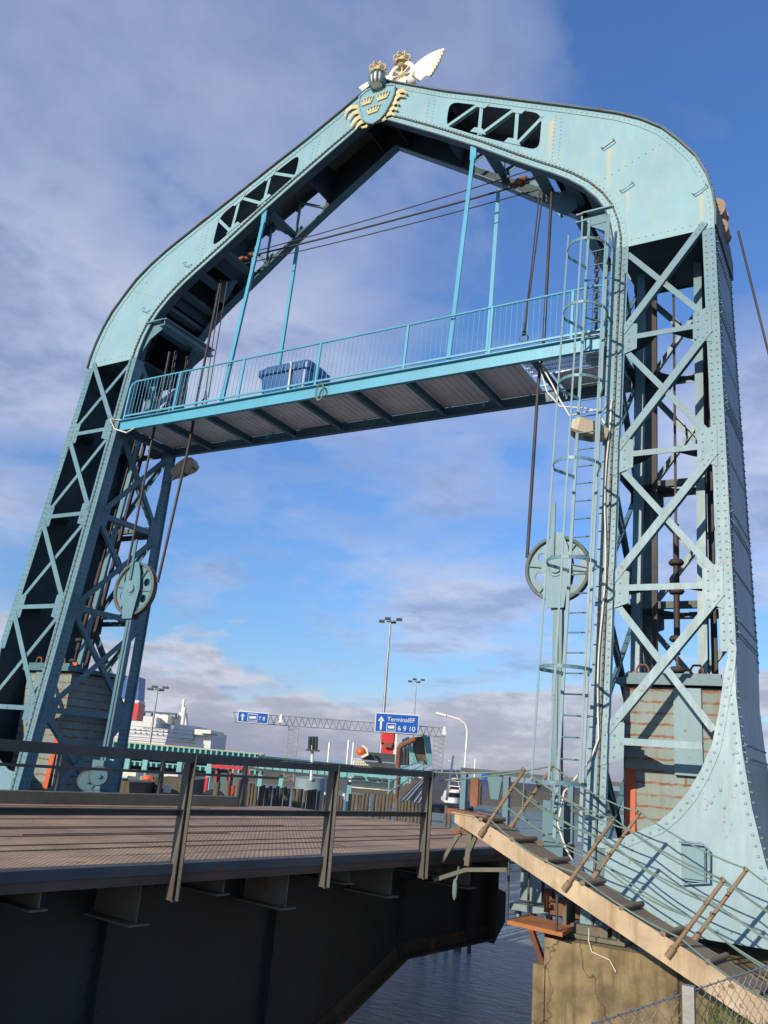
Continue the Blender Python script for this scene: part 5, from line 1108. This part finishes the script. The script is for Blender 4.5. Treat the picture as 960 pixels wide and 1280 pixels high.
# high masts
def mastobj(px, py, d, lab, r=.35, heads=2, s=1.0):
    top, bot = pole(px, py, d, .2, .1); t = thing('light_mast', lab, 'light mast', bot, 'high lighting masts')
    k = MB(); k.tube(bot, top, r*.5, 8, r*.22); k.build('pole', 'galv', t)
    k = MB(); k.box(top+V((0, 0, .1)), (1.0*s, .4*s, .12*s)); k.build('cross_arm', 'galv', t)
    for a in range(heads*2):
        k = MB(); o = HR*((a-heads+.5)*.75*s)+HF*(.3*(-1)**a); k.box(top+o+V((0, 0, .1+.25*(a % 2))), (.75*s, .6*s, .3*s), (HR, HF, V((0, 0, 1)))); k.build('lamp_head', 'fardark', t)
mastobj(488, 778, 95, 'tallest slender light mast rising behind the larger blue sign', .45, 2, .85)
mastobj(520.5, 853, 110, 'light mast just right of the larger blue sign, shorter and farther off', .3, 2, .7)
mastobj(197, 863, 95, 'light mast standing in front of the white ferry on the left', .35, 2, .8)
# curved street lamp
top, bot = pole(582, 925, 50, .1, .1); t = thing('street_lamp', 'pale grey street lamp with a curved arm right of the blue sign', 'street lamp', bot)
pts = [bot]+[atD(px, py, 50) for px, py in ((580.5, 985), (583.5, 925), (584, 912), (581, 904), (574, 899), (562, 895.5), (556, 893.5))]
pts[1] = V((bot.x, bot.y, pts[1].z)); pts[0] = bot; k = MB(); k.path(pts, .07, 7); k.build('pole', 'white', t)
k = MB(); k.beam(atD(545, 891, 50), atD(557, 894.5, 50), .28, .12); k.build('lamp_head', 'white', t)
# sign gantry
dS = 78
SG = thing('sign_gantry', 'lattice beam on thin lattice legs carrying road signs across the water', 'sign gantry', atD(366, 960, dS))
def lattice(mb, a0, a1, b0, b1, n, r):
    mb.tube(a0, a1, r, 5); mb.tube(b0, b1, r, 5)
    for i in range(n):
        p = a0.lerp(a1, i/n); q2 = b0.lerp(b1, (i+.5)/n); r3 = a0.lerp(a1, (i+1)/n); mb.tube(p, q2, r*.6, 4, cap=False); mb.tube(q2, r3, r*.6, 4, cap=False)
k = MB(); bt0, bt1 = atD(291, 890, dS), atD(557, 910, dS); bb0, bb1 = atD(291, 902, dS), atD(557, 921, dS)
for o in (0, .6): lattice(k, bt0+HF*o, bt1+HF*o, bb0+HF*o, bb1+HF*o, 34, .028)
k.build('beam', 'galv', SG)
for px, py in ((367, 907), (549, 921)):
    k = MB(); p = atD(px, py, dS)
    a0, b0 = p-HR*.45, p+HR*.45
    lattice(k, V((a0.x, a0.y, ZL)), a0, V((b0.x, b0.y, ZL)), b0, 12, .03); lattice(k, V((a0.x, a0.y, ZL))+HF*.7, a0+HF*.7, V((b0.x, b0.y, ZL))+HF*.7, b0+HF*.7, 12, .03); k.build('leg', 'galv', SG)
for px, py in ((555, 913), (351, 898)):
    k = FBk(); k.pb(px, py, 3, 9, dS-.5, .4); k.pb(px, py+4, 5, 3, dS-.5, .5); k.build('camera_unit', 'white', SG)
# signs
def signface(c0, c1, c2, c3, d, lab, items):
    """corners in photo pixels tl,tr,br,bl"""
    tl, tr, br, bl = [atD(*c, d) for c in (c0, c1, c2, c3)]
    w = (tr-tl).length; h = (bl-tl).length; X = (tr-tl).normalized(); Zv = (tl-bl).normalized(); Nn = X.cross(Zv).normalized(); Zv = Nn.cross(X)
    o = (tl+br)/2
    t = thing('road_sign', lab, 'road sign', o)
    k = MB(); k.box(o, (w, .12, h), (X, Nn, Zv)); k.build('border_plate', 'white', t)
    k = MB(); k.box(o+Nn*.07, (w-.16, .04, h-.16), (X, Nn, Zv)); k.build('blue_face', 'sign', t)
    def P(u, v, q_=.1): return o+X*((u-.5)*w)+Zv*((.5-v)*h)+Nn*q_
    for it in items:
        k = MB()
        if it[0] == 'arrow':
            _, u, v0, v1 = it; k.prism([P(u-.012*(2.0), v1), P(u+.012*2, v1), P(u+.012*2, v0+.2), P(u-.012*2, v0+.2)], [P(u-.024, v1, .12), P(u+.024, v1, .12), P(u+.024, v0+.2, .12), P(u-.024, v0+.2, .12)])
            aw = .075 if w/h > 2 else .085; k.prism([P(u-aw, v0+.26), P(u+aw, v0+.26), P(u, v0)], [P(u-aw, v0+.26, .12), P(u+aw, v0+.26, .12), P(u, v0, .12)]); k.build('arrow', 'white', t)
        elif it[0] == 'text':
            _, s_, u, v, sz = it; vs, fs = text_mesh(s_, sz*h); k.add([P(u, v)+X*p.x+Zv*p.y+Nn*(p.z+.01) for p in vs], fs); k.build('lettering', 'white', t)
        elif it[0] == 'ferry':
            _, u0, v0, u1, v1 = it
            k.prism([P(u0, v0), P(u1, v0), P(u1, v1), P(u0, v1)], [P(u0, v0, .115), P(u1, v0, .115), P(u1, v1, .115), P(u0, v1, .115)]); q3 = k.build('pictogram_panel', 'white', t)
            k = MB(); du, dv = (u1-u0), (v1-v0); 
            def pl(pts, a=.12, b_=.135): k.prism([P(u0+du*x, v0+dv*y, a) for x, y in pts], [P(u0+du*x, v0+dv*y, b_) for x, y in pts])
            pl([(.06, .08), (.94, .08), (.94, .16), (.06, .16)]); pl([(.06, .16), (.14, .16), (.14, .62), (.06, .62)]); pl([(.86, .16), (.94, .16), (.94, .62), (.86, .62)]); pl([(.06, .62), (.30, .62), (.30, .78), (.06, .78)]); pl([(.30, .66), (.94, .62), (.94, .76), (.30, .80)]); pl([(.06, .84), (.94, .84), (.94, .92), (.06, .92)]); pl([(.14, .16), (.86, .16), (.80, .26), (.14, .30)])
            k.build('ferry_pictogram', 'sign', q3)
    return t
signface((297.5, 888), (336, 891), (335, 905), (297, 902), dS-.8, 'smaller blue road sign with an arrow and the figures 7 8', [('arrow', .17, .2, .84), ('ferry', .33, .16, .65, .86), ('text', '7 8', .69, .69, .46)])
signface((469.5, 890), (524, 893.5), (522.5, 918), (467, 914), dS-.8, 'larger blue road sign reading TerminalEF above 6 9 10', [('arrow', .14, .16, .88), ('text', 'TerminalEF', .275, .40, .315), ('ferry', .27, .50, .48, .93), ('text', '6 9 10', .525, .86, .36)])

# green link bridges across the water
GB = thing('green_bridge', 'long pale teal girder bridge of the next berth, seen behind the railing', 'bridge', atD(250, 965, 62))
for (x0, y0, x1, y1, h, mt, nm) in ((100, 927, 330, 947, 6, 'far', 'upper_girder'), (100, 938, 330, 957, 4.5, 'far', 'middle_girder'), (100, 949, 330, 966, 4, 'far', 'lower_girder'), (100, 922, 330, 943, 1.5, 'yellow', 'kerb_strip')):
    k = MB(); d = 62; a, b2 = atD(x0, y0, d), atD(x1, y1, d); k.beam(a, b2, .5, h*d/FPX)
    if nm != 'kerb_strip':
        n_ = 34
        for i in range(n_): p = a.lerp(b2, (i+.5)/n_); k.beam(p-HF*.4+V((0, 0, h*d/FPX*.62)), p-HF*.4-V((0, 0, h*d/FPX*.62)), .12, .5, HF)
        k.beam(a+V((0, 0, h*d/FPX*.6)), b2+V((0, 0, h*d/FPX*.6)), 1.2, .07)
    k.build(nm, mt, GB)
k = MB()
for px in (160, 182, 225, 262): a = atD(px, 950+(px-160)*.08, 61.5); k.beam(a+V((0, 0, .6)), a-V((0, 0, 3.2)), .35, .35, HF)
k.build('pier_legs', 'far', GB)
GC = thing('plate_bridge', 'pale teal plate girder bridge on thin legs right of the red tractor', 'bridge', atD(400, 975, 58))
k = MB(); a, b2 = atD(322, 953, 58), atD(442, 965, 58); k.beam(a, b2, .6, 13.5*58/FPX)
for i in range(14): p = a.lerp(b2, i/13); k.beam(p-HF*.34+V((0, 0, .36)), p-HF*.34-V((0, 0, .36)), .1, .1, HF)
k.build('plate_girder', 'far', GC); k = MB(); k.beam(a-V((0, 0, .48)), b2-V((0, 0, .48)), 1.4, .1); k.beam(a+V((0, 0, .42)), b2+V((0, 0, .42)), 1.0, .08); k.build('flange', 'fardark', GC)
for px in (326, 352, 395, 437):
    k = MB(); a = atD(px, 966+(px-326)*.1, 58); k.beam(a, a-V((0, 0, 2.6)), .28, .28, HF); k.build('leg', 'far', GC)
# round dolphin with dark bollards
DL = thing('mooring_dolphin', 'round grey concrete dolphin topped by dark rods beside the teal bridge', 'dolphin', atD(389, 985, 54))
k = MB(); p = atD(389, 990, 54); k.tube(V((p.x, p.y, ZW-.3)), atD(388, 972, 54), .95, 16); k.build('drum', 'side', DL)
k = MB(); a = atD(389, 975, 53); k.tube(V((a.x, a.y, a.z)), atD(391, 930, 53), .10, 8); k.build('post', 'white', DL)
for dx in (-4, 0, 4): k = MB(); k.tube(atD(391+dx, 937, 53), atD(391.5+dx, 921, 53), .11, 8); k.build('rod', 'fardark', DL)
k = FBk(); k.pb(391, 938, 17, 2, 53, .8); k.build('collar', 'fardark', DL)
# timber fender piles
rnd = random.Random(4); n = 0
def pile(px, py, d, w, lab='weathered timber fender pile standing in the row behind the bridge deck'):
    k = MB(); p = atD(px, py, d); r_ = w*d/FPX/2; k.tube(V((p.x+rnd.uniform(-.15, .15), p.y, ZW-.3)), p, r_*1.05, 7, r_*.95); solo(k, 'fender_pile', 'timber', lab, 'pile', 'timber fender piles')
x = 311
for x0, x1, yt in ((311, 322, 980), (324, 364, 982), (366, 400, 985), (403, 411, 992), (418, 431, 994), (436, 462, 990), (466, 492, 992), (494, 513, 999), (515, 540, 1003), (556, 566, 1008), (572, 596, 1012)):
    x = x0+2
    while x < x1:
        w = rnd.uniform(3.8, 5.2); pile(x, yt+rnd.uniform(-1.5, 2.5)+(x-x0)*.08, 27-(x-300)*.012, w); x += w*.95
for px, py in ((271, 978), (285, 976), (298, 974)): pile(px+1, py, 20, 8, 'stout leaning dark timber post in front of the red tractor')
# red terminal tractor
RT = thing('terminal_tractor', 'red and glass cabbed terminal tractor behind the dark posts', 'tractor', atD(288, 1000, 30))
ZT = atD(288, 1003, 30).z
k = FBk(); k.pb(287, 959, 38, 3.2, 30, 1.3); k.build('cab_roof', 'red', RT)
k = FBk(); 
for px in (270, 287, 304): k.pb(px, 975+(px-287)*.08, 1.8, 30, 29.5, .1); k.pb(px, 975+(px-287)*.08, 1.8, 30, 30, .1, 1.2)
k.build('cab_frame', 'red', RT)
k = FBk(); k.pb(278, 976, 15, 28, 30, .9); k.pb(296, 974, 15, 14, 30, .9); k.build('cab_glass', mat('cab_glass', (.10, .17, .17), .15, var=.1, bump=0), RT)
k = FBk(); k.pb(288, 989, 9, 14, 29.4, .4); k.pb(287, 1003, 46, 8, 30, 1.8); k.build('body', 'red', RT)
for px in (268, 306): k = MB(); k.disc(atD(px, 1005, 29.5)-HF*.5, HF, .5, .3, 18); k.build('wheel', 'tyre', RT)
k = FBk(); k.pb(257, 985, 4, 26, 30, .3); k.build('red_light_post', 'red', RT)
# dark quay edge blocks left of tractor
k = FBk(); k.pb(165, 985, 50, 18, 26, 2); k.pb(225, 984, 46, 22, 27, 2); k.pb(150, 978, 12, 10, 25.5, .6); solo(k, 'quay_blocks', 'timber', 'brown timber fender wall seen behind the far railing', 'fender wall')
k = FBk(); k.pb(152, 966, 26, 8, 33, 1.2); k.pb(168, 966, 14, 7, 33, 1.2); solo(k, 'white_container', 'offwhite', 'low cream container behind the railing left of the red float', 'container')
k = FBk(); k.pb(216, 971, 20, 8, 33, 1.2); solo(k, 'white_container', 'offwhite', 'low cream container behind the railing right of the red float', 'container')
k = MB(); k.ell(atD(185, 973, 30), (.24, .2, .12), (HR, HF, V((0, 0, 1)))); k.box(atD(185, 976, 30), (.4, .3, .14), (HR, HF, V((0, 0, 1)))); solo(k, 'red_float', 'lifeboat', 'small orange red float beyond the far railing', 'float')
k = FBk(); k.pb(209, 986, 9, 9, 22, .05); o = solo(k, 'notice_board', 'white', 'small white notice board on the far railing side', 'notice board')
k = MB(); k.lathe(atD(122, 950, 24)-V((0, 0, .3)), [(0, 0), (.22, 0), (.28, .5), (.22, .62), (0, .66)], 14); solo(k, 'yellow_bollard', 'yellow', 'tan and yellow bucket shaped bollard behind the left leg', 'bollard')
# ferry
dF = 150
FR = thing('ferry', 'large white car ferry moored on the left with a dark and red funnel', 'ferry', atD(190, 940, dF))
def fpb(cx_, cy_, w, h, d, t, nm, mt, par=FR, off=0):
    k = FBk(); k.pb(cx_, cy_, w, h, d, t, off); return k.build(nm, mt, par)
fpb(160, 926, 226, 34, dF, 16, 'hull', 'hull'); 
fpb(120, 903, 60, 14, dF, 12, 'superstructure', 'cream'); fpb(185, 904, 40, 14, dF-1, 12, 'superstructure', 'hull'); fpb(170, 896, 9, 13, dF, 8, 'superstructure', 'cream'); fpb(208, 900, 16, 10, dF, 8, 'superstructure', 'cream')
fpb(240, 917, 20, 17, dF-2, 12, 'wheelhouse', 'hull'); fpb(262, 917, 20, 6, dF-2, 14, 'bridge_wing', 'cream'); fpb(262, 918, 19, 1.6, dF-9.2, .2, 'bridge_windows', 'glass')
k = FBk()
for j in range(4): k.pb(185, 909+j*5.2, 120, .35, dF-8.15, .15)
k.build('rubbing_strakes', 'fardark', FR)
k = FBk()
for i in range(14): k.pb(168+i*5, 903+i*.42, .25, 2.6, dF-8.6, .1)
k.pb(200, 904.5, 70, .3, dF-8.6, .1); k.pb(200, 903, 70, .25, dF-8.6, .1); k.build('deck_rail', 'hull', FR)
for i in range(9):
    k = FBk(); k.pb(162+i*7, 911+i*.6, .7, 2.0, dF-8.2, .3); k.build('porthole', 'glass', FR)
k = FBk(); k.pb(200, 891, 42, 2, dF, 1)
for px in (180, 190, 200, 210, 220): k.pb(px, 894+(px-200)*.08, 1.2, 7, dF, 1)
k.build('deck_frame', mat('frame_blue', (.05, .07, .17), .5), FR)
k = MB(); p = atD(228, 930, dF-2); q2 = atD(231, 884, dF-2); k.tube(V((q2.x, q2.y, p.z)), q2, .35, 6); k.build('mast', 'hull', FR)
k = MB(); p = atD(225, 912, dF); k.prism([p+HR*-1.2, p+HR*1.2, p+HR*.5+V((0, 0, 3)), p+HR*-.5+V((0, 0, 3))], [p+HF*2+HR*-1.2, p+HF*2+HR*1.2, p+HF*2+HR*.5+V((0, 0, 3)), p+HF*2+HR*-.5+V((0, 0, 3))]); k.tube(p+V((0, 0, 3)), p+V((0, 0, 5.2)), .25, 6); k.build('radar_mast', 'cream', FR)
k = FBk(); p = atD(157, 886, 132)
def fun(z0, z1, w0, w1): 
    a = [p+HR*(x*w0)+HF*y+V((0, 0, z0)) for x, y in ((-1, 0), (1, 0), (1, 4), (-1, 4))]; b_ = [p+HR*(x*w1+.2)+HF*y+V((0, 0, z1)) for x, y in ((-1, 0), (1, 0), (1, 4), (-1, 4))]; return a, b_
a, b2 = fun(-1.6, 1.0, 1.9, 1.75); k.prism(a, b2); k.build('funnel_base', 'red', FR)
k = MB(); a, b2 = fun(1.4, 5.0, 1.70, 1.15); k.prism(a, b2); k.build('funnel_top', 'navy', FR)
k = MB(); a, b2 = fun(1.0, 1.4, 1.75, 1.70); k.prism(a, b2); k.build('funnel_band', 'white', FR)
k = MB(); vs, fs = text_mesh('S', 2.6); k.add([p+HR*(v.x-.6)-HF*(.06+v.z)+V((0, 0, v.y-1.3)) for v in vs], fs); k.build('funnel_letter', 'white', FR)
# crane mast left behind the leg
k = FBk(); pa_, pb_ = atD(131, 990, 40), atD(137, 842, 40); k.beam(V((pb_.x, pb_.y, -3)), atD(135, 885, 40), .14, .14, HF); k.tube(atD(135, 885, 40), pb_, .05, 6); k.pb(132, 893, 5, 20, 40, .2); k.beam(V((pb_.x+.35, pb_.y, -3)), atD(132, 880, 40)+V((.1, 0, 0)), .06, .06, HF); solo(k, 'signal_mast', 'stan', 'thin brown signal mast seen through the left leg', 'mast')
# central ship / linkspan cluster
CS = thing('moored_ship', 'ship moored beyond the ramp with a tall red tower and railed deck', 'ship', atD(465, 955, 100))
fpb(484, 921, 14.5, 16, 90, 5, 'red_tower', 'red', CS); fpb(485, 938, 14.5, 14, 90, 5, 'red_tower', 'red', CS); fpb(485, 931, 10, 6, 87.3, .3, 'tower_window', 'rust', CS); fpb(493, 931, 3, 38, 90, 5, 'tower_side', 'cream', CS)
fpb(472, 946, 40, 9, 90, 6, 'deckhouse', 'fardark', CS); fpb(468, 958, 58, 10, 92, 6, 'rail_deck', 'cream', CS)
k = FBk()
for i in range(20): k.pb(440+i*2.9, 951+i*.23, .5, 7, 88.8, .1)
for j in range(3): k.beam(atD(438, 948+j*3, 88.8), atD(498, 953+j*3, 88.8), .06, .06)
k.build('deck_railing', 'cream', CS)
k = MB(); k.ell(atD(451, 939.5, 86), (.46, .42, .42), (HR, HF, V((0, 0, 1)))); k.box(atD(452, 943, 86), (.8, .6, .3), (HR, HF, V((0, 0, 1)))); solo(k, 'lifeboat', 'lifeboat', 'round orange lifeboat left of the red tower', 'lifeboat')
k = MB(); k.path([atD(452, 947, 85.5), atD(460, 943, 85.5), atD(459, 936, 85.5), atD(453, 932, 85.5)], .14, 6); k.build('davit', 'cream', CS)
fpb(467, 972, 82, 8, 70, 2, 'quay_beam', 'far', CS)
k = FBk()
for px in (446, 466, 484): k.pb(px, 971+(px-446)*.1, 15, 3, 68.8, .2)
k.build('beam_pockets', 'fardark', CS)
fpb(467, 982, 60, 8, 71, 2, 'lower_wall', 'cream', CS)
# rusty pipe frame
k = MB(); k.path([atD(494.5, 1003, 42), atD(499, 935, 42), atD(501, 932, 42), atD(519, 923.5, 42)], .13, 8); solo(k, 'pipe_frame', 'rust', 'rust brown bent pipe standing before the red tower', 'pipe')
# tall fender walls at ramp
k = MB(); d = 80; pts = [atD(516, 922, d), atD(529, 920, d), atD(534, 956, d), atD(519, 954, d)]; k.prism(pts, [p+HF*2 for p in pts]); 
TF = thing('fender_tower', 'brown timber and teal steel fender tower under the larger blue sign', 'fender tower', atD(525, 955, d)); k.build('timber_face', 'timber', TF)
k = MB(); 
for a, b2 in (((509, 922), (520, 956)), ((505, 924), (510, 960)), ((531, 919), (538, 957)), ((535, 921), (539, 957))): k.beam(atD(*a, d), atD(*b2, d), .35, .35, HF)
for y in (926, 934, 942, 950): k.beam(atD(506, y, d), atD(516, y+1, d), .2, .2)
k.build('steel_frame', 'far', TF)
for dx, w in ((-4, 'left'), (0, 'middle'), (4, 'right')):
    k = MB(); k.tube(atD(505+dx, 956, 76), atD(506+dx, 935, 76), .2, 7, .12); solo(k, 'upright_rod', 'fardark', '%s of three dark upright rods right of the red tower' % w, 'rod', 'dark upright rods')
# ramp road with lane lines
rp0 = [atD(x, y, d_) for x, y, d_ in ((497, 1002, 34), (592, 1010, 34), (574, 962, 95), (538, 962, 95))]
k = MB(); k.add(rp0, [(0, 1, 2, 3)]); k.add([p-V((0, 0, .3)) for p in rp0], [(3, 2, 1, 0)]); k.add(rp0+[p-V((0, 0, .3)) for p in rp0], [(i, (i+1) % 4, 4+(i+1) % 4, 4+i) for i in range(4)]); struct(k, 'ramp_road', 'asphalt')
k = MB()
for u, w in ((.04, .012), (.10, .012), (.21, .012), (.27, .012), (.86, .02)):
    a = rp0[0].lerp(rp0[1], u); b2 = rp0[0].lerp(rp0[1], u+w); c = rp0[3].lerp(rp0[2], u+w); e = rp0[3].lerp(rp0[2], u); up_ = V((0, 0, .03)); k.add([a+up_, b2+up_, c+up_, e+up_], [(0, 1, 2, 3)])
struct(k, 'road_markings', 'white')
k = MB(); a, b2 = rp0[0]+V((0, 0, .1)), rp0[3]+V((0, 0, .1))
for h in (.2, .6, 1.0): k.beam(a+V((0, 0, h))-HR*.4, b2+V((0, 0, h))-HR*.4, .06, .05)
for i in range(16): p = a.lerp(b2, i/15)-HR*.4; k.beam(p, p+V((0, 0, 1.0)), .05, .05, HF)
solo(k, 'ramp_railing', 'far', 'pale teal railing along the left edge of the ramp road', 'railing')
k = FBk(); k.pb(529, 967, 12, 6, 85, 1.5); k.pb(529, 972, 12, 1.5, 85, 1.6); solo(k, 'white_trailer', 'white', 'white box trailer at the top of the ramp road', 'trailer')
# vehicles queueing on the right
def car(px, py, w, h, d, mt, lab, grp='vehicles on the ramp road'):
    """px,py photo pixel of the centre, seen from its tail"""
    c = atD(px, py, d); W_, H_ = w*d/FPX, h*d/FPX; t = thing('parked_van' if H_ > 1.7 else 'parked_car', lab, 'van' if H_ > 1.7 else 'car', c-V((0, 0, H_/2)), grp)
    X, Y_, Z_ = HR, HF, V((0, 0, 1)); L_ = W_*2.2; k = MB()
    def rg(y, w0, w1, z0, z1): return [c+X*(-w0/2)+Y_*y+Z_*z0, c+X*(w0/2)+Y_*y+Z_*z0, c+X*(w1/2)+Y_*y+Z_*z1, c+X*(-w1/2)+Y_*y+Z_*z1]
    k.prism(rg(0, W_, W_, -H_*.38, H_*.08), rg(L_, W_, W_, -H_*.38, H_*.02)); k.prism(rg(.05*L_, W_*.98, W_*.82, H_*.08, H_*.5), rg(L_*.7, W_*.98, W_*.8, H_*.06, H_*.45)); k.build('body', mt, t)
    k = MB(); k.prism(rg(.02*L_, W_*.82, W_*.70, H_*.12, H_*.40), rg(.04*L_, W_*.82, W_*.70, H_*.12, H_*.40)); k.build('rear_window', 'glass', t)
    for s_ in (-1, 1):
        k = MB(); k.box(c+X*(s_*W_*.43)+Z_*(H_*.02)-Y_*.03, (W_*.09, .06, H_*.16), (X, Y_, Z_)); k.build('tail_light', 'red', t)
        for y in (.2, .8): k = MB(); k.disc(c+X*(s_*W_*.42)+Y_*(L_*y)-Z_*(H_*.36), X, H_*.17, W_*.12, 14); k.build('wheel', 'tyre', t)
    return t
car(568, 999, 24, 19, 36, 'white', 'nearest white van with a large rear window beside the teal post')
car(568, 988, 15, 11, 46, 'white', 'white car just beyond the nearest white van')
car(571, 977, 12, 8, 60, 'white', 'second white car beyond the nearest white van')
car(560, 972, 9, 8, 75, 'navy', 'small dark blue car farther up the ramp road')
k = FBk(); k.beam(atD(558, 1000, 35), atD(566.5, 946, 35), .09, .09, HF); k.pb(566, 946, 4, 3, 36, .15); k.pb(562, 951, 3, 2, 36, .15); solo(k, 'barrier_pole', 'white', 'slanting white pole beside the queue of white vans', 'pole')
k = FBk(); k.pb(606, 968, 8, 12, 70, .2); k.pb(606, 985, 1, 25, 70, .2); solo(k, 'blue_board', 'sign', 'small blue sign seen below the end railing', 'road sign')
# slender pale poles dotted about
for px, y0, d, w in ((436, 925, 60, 'left of the orange lifeboat'), (442, 928, 62, 'beside the orange lifeboat'), (412, 928, 60, 'left above the teal plate bridge'), (594, 949, 70, 'right of the curved street lamp')):
    top, bot = pole(px, y0, d, .1, .1, -2); k = MB(); k.tube(bot, top, .07, 6); k.tube(bot, bot.lerp(top, .4), .11, 6); solo(k, 'slim_pole', 'white', 'slim pale pole %s' % w, 'pole', 'slim pale poles across the water')
